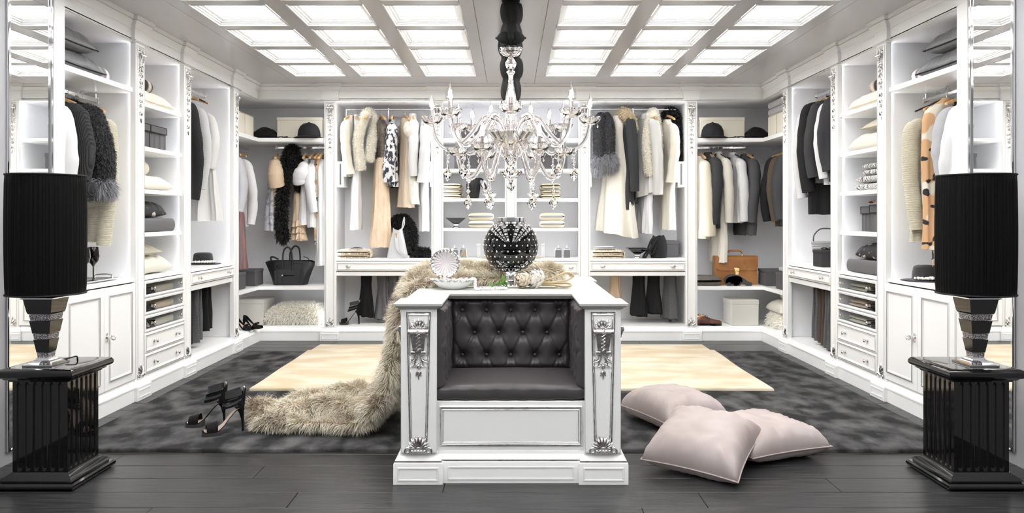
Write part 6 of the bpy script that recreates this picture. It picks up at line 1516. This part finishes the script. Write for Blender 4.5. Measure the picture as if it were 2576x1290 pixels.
# bouquet
t = thing('peony_bouquet', 'two cream peonies tied with cream satin ribbon on the island', 'bouquet', (.09, 4.36, ZT))
PET = mat('cream_petal', (.66, .57, .43), .7, sheen=.1, var=((.76, .69, .58), 20, 2, (1, 1, 1))); GRN = mat('leaf_green', (.045, .16, .015), .45, var=((.11, .27, .03), 20, 2, (1, 1, 1))); RIB = mat('cream_satin', (.62, .49, .31), .35, sheen=.4)
def peony(c, r, ax, m):
    """ball of cupped overlapping petals opening towards ax"""
    mb = MB(); rg = random.Random(int(r*1e4)); q0 = Vector(ax).to_track_quat('Z', 'Y').to_matrix().to_4x4()
    mb.at(T(*c)).sphere((0, 0, 0), r*.66, 12, 8)
    n = 44
    for k in range(n):
        f = k/n; el = math.acos(1-1.45*f); az = k*2.39996; R = r*lerp(.98, 1.06, f)*rg.uniform(.93, 1.07); sp = lerp(.42, .62, f); tl = rg.uniform(-.25, .25)
        mb.at(T(*c) @ q0 @ RZ(az) @ Matrix.Rotation(el, 4, 'Y') @ RZ(tl))
        def pet(u, v):
            a, b = (2*u-1)*sp, (2*v-1)*sp; d = math.hypot(a, b)/sp
            q = R*(.72+.05*v+.36*max(0, v-.35)*(1 if f < .8 else 1.3)+.05*math.sin(7*u+k)*v)
            w = math.sin(PI*min(1, .25+.75*v)*.80)
            return (q*math.sin(b)*-1.0, q*math.sin(a)*w, q*math.cos(b)*math.cos(a*w))
        mb.grid(pet, 6, 6)
    return mb.build('peony', m, t, 80)
peony((-.010, -.02, .052), .052, (-.5, -.7, .35), PET)
peony((.062, -.01, .056), .060, (-.75, -.55, .35), mat('white_petal', (.76, .71, .66), .65, sheen=.1))
mb = MB()
def leafy(mb, c, d, L, W):
    d = Vector(d).normalized(); s = d.cross(Vector((0, 0, 1))).normalized()
    mb.grid(lambda u, v: tuple(Vector(c)+d*L*v+s*W*(u-.5)*math.sin(PI*min(1, v*.96+.04))+Vector((0, 0, .02*math.sin(PI*v)+.008*abs(2*u-1)))), 6, 10)
for c, d, L, W in (((-.115, -.05, .004), (-1, -.1, .05), .085, .04), ((-.11, -.045, .006), (-.6, -.5, .2), .06, .035), ((-.14, -.02, .008), (.2, .2, 1), .06, .03), ((-.20, -.05, .004), (-1, .2, .15), .03, .03)):
    leafy(MB(), c, d, L, W) ; b = MB(); leafy(b, c, d, L, W); b.build('leaf', GRN, t, 60)
MB().tube([(.03, .0, .03), (.12, .02, .025), (.16, .03, .02)], .010, 8).build('stem', GRN, t)
for pts, w in ((((.09, .0, .03), (.16, .02, .055), (.24, .04, .085), (.275, .04, .065), (.24, .03, .040), (.16, .01, .03), (.10, .0, .03)), .035), (((.09, -.02, .02), (.15, -.05, .022), (.22, -.06, .012), (.262, -.06, .018), (.25, -.05, .03), (.18, -.03, .03), (.10, -.01, .028)), .03)):
    band(MB(), list(pts), w, .0015, (0, .5, 1)).build('ribbon_loop', RIB, t, 70)
# ---------------------------------------------------------------- fur throw over the island and onto the carpet
FUR_T = fur_mat('beige_fox_fur', (.52, .43, .30), (.95, .90, .77), (.42, .33, .25), 7.0)
t = thing('fur_throw', 'long beige fur throw draped over the island and spilling onto the carpet', 'throw', (-.80, 4.55, .022))
o0 = Vector((-.80, 4.55, .022))
# centre line of the throw: top of the island, over its edge, down the side, out over the floor
spine = [((.28, 4.86, ZT+.04), .20), ((.10, 4.80, ZT+.045), .24), ((-.15, 4.74, ZT+.045), .26), ((-.40, 4.68, ZT+.045), .28), ((-.565, 4.63, ZT+.02), .29), ((-.650, 4.62, .72), .27), ((-.690, 4.60, .50), .27), ((-.745, 4.58, .28), .29), ((-.84, 4.60, .150), .32), ((-.90, 4.64, .095), .34), ((-1.12, 4.66, .105), .33), ((-1.34, 4.63, .095), .28), ((-1.50, 4.58, .070), .19), ((-1.575, 4.55, .040), .06)]
Q = smoothpath([p for p, w in spine], 7); Ws = []
for i in range(len(Q)):
    q = i/7; k = min(int(q), len(spine)-2); Ws.append(lerp(spine[k][1], spine[k+1][1], q-k))
rr = []; N = 40
for i, p in enumerate(Q):
    p = Vector(p); d = (Vector(Q[min(i+1, len(Q)-1)])-Vector(Q[max(i-1, 0)])).normalized(); side = Vector((-d.y, d.x, 0))
    side = Vector((0, 1, 0)) if abs(d.z) > .55 or side.length < .3 else side.normalized()
    if side.y < 0: side = -side
    if abs(d.z) <= .55: side = (side+Vector((0, .6, 0))).normalized()
    nr = side.cross(d).normalized()
    if abs(d.z) > .55 and nr.x > 0: nr = -nr
    if abs(d.z) <= .55 and nr.z < 0: nr = -nr
    ring = []
    for j in range(N):
        a = 2*PI*j/N; c, s_ = math.cos(a), math.sin(a); w = Ws[i]
        tk = .050 if abs(d.z) > .4 else .045
        fl = 1.0 if p.z < .2 and i > 40 else .45
        fold = fl*max(0, s_)**.6*(.055*math.sin(6*c+i*.16+3*nz(i*.06, c*1.3))+.075*nz(i*.11, c*2.6, 7)+.03*nz(i*.3, c*5, 2))
        v = p+side*(w*math.copysign(abs(c)**.85, c)*(1+.06*nz(i*.3, 5, c)))+nr*(tk*s_*.9+fold)
        if v.z < .030: v.z = .030
        if abs(v.x) < .60 and v.z > .84: v.z = max(v.z, ZT+.010)
        if v.z < .87 and v.x > -.592: v.x = -.592
        ring.append(tuple(v-o0))
    rr.append(ring)
mb = MB().rings(rr, True, True, True)
mb.build('hide', mat('fur_hide', (.50, .42, .31), .9, var=((.34, .27, .2), 6, 3, (1, 1, 1))), t, 80)
fur_on(mb, 'fur', FUR_T, t, 180000, .066, .0030, (-.25, -.10, -.35), .38, 5, .85)
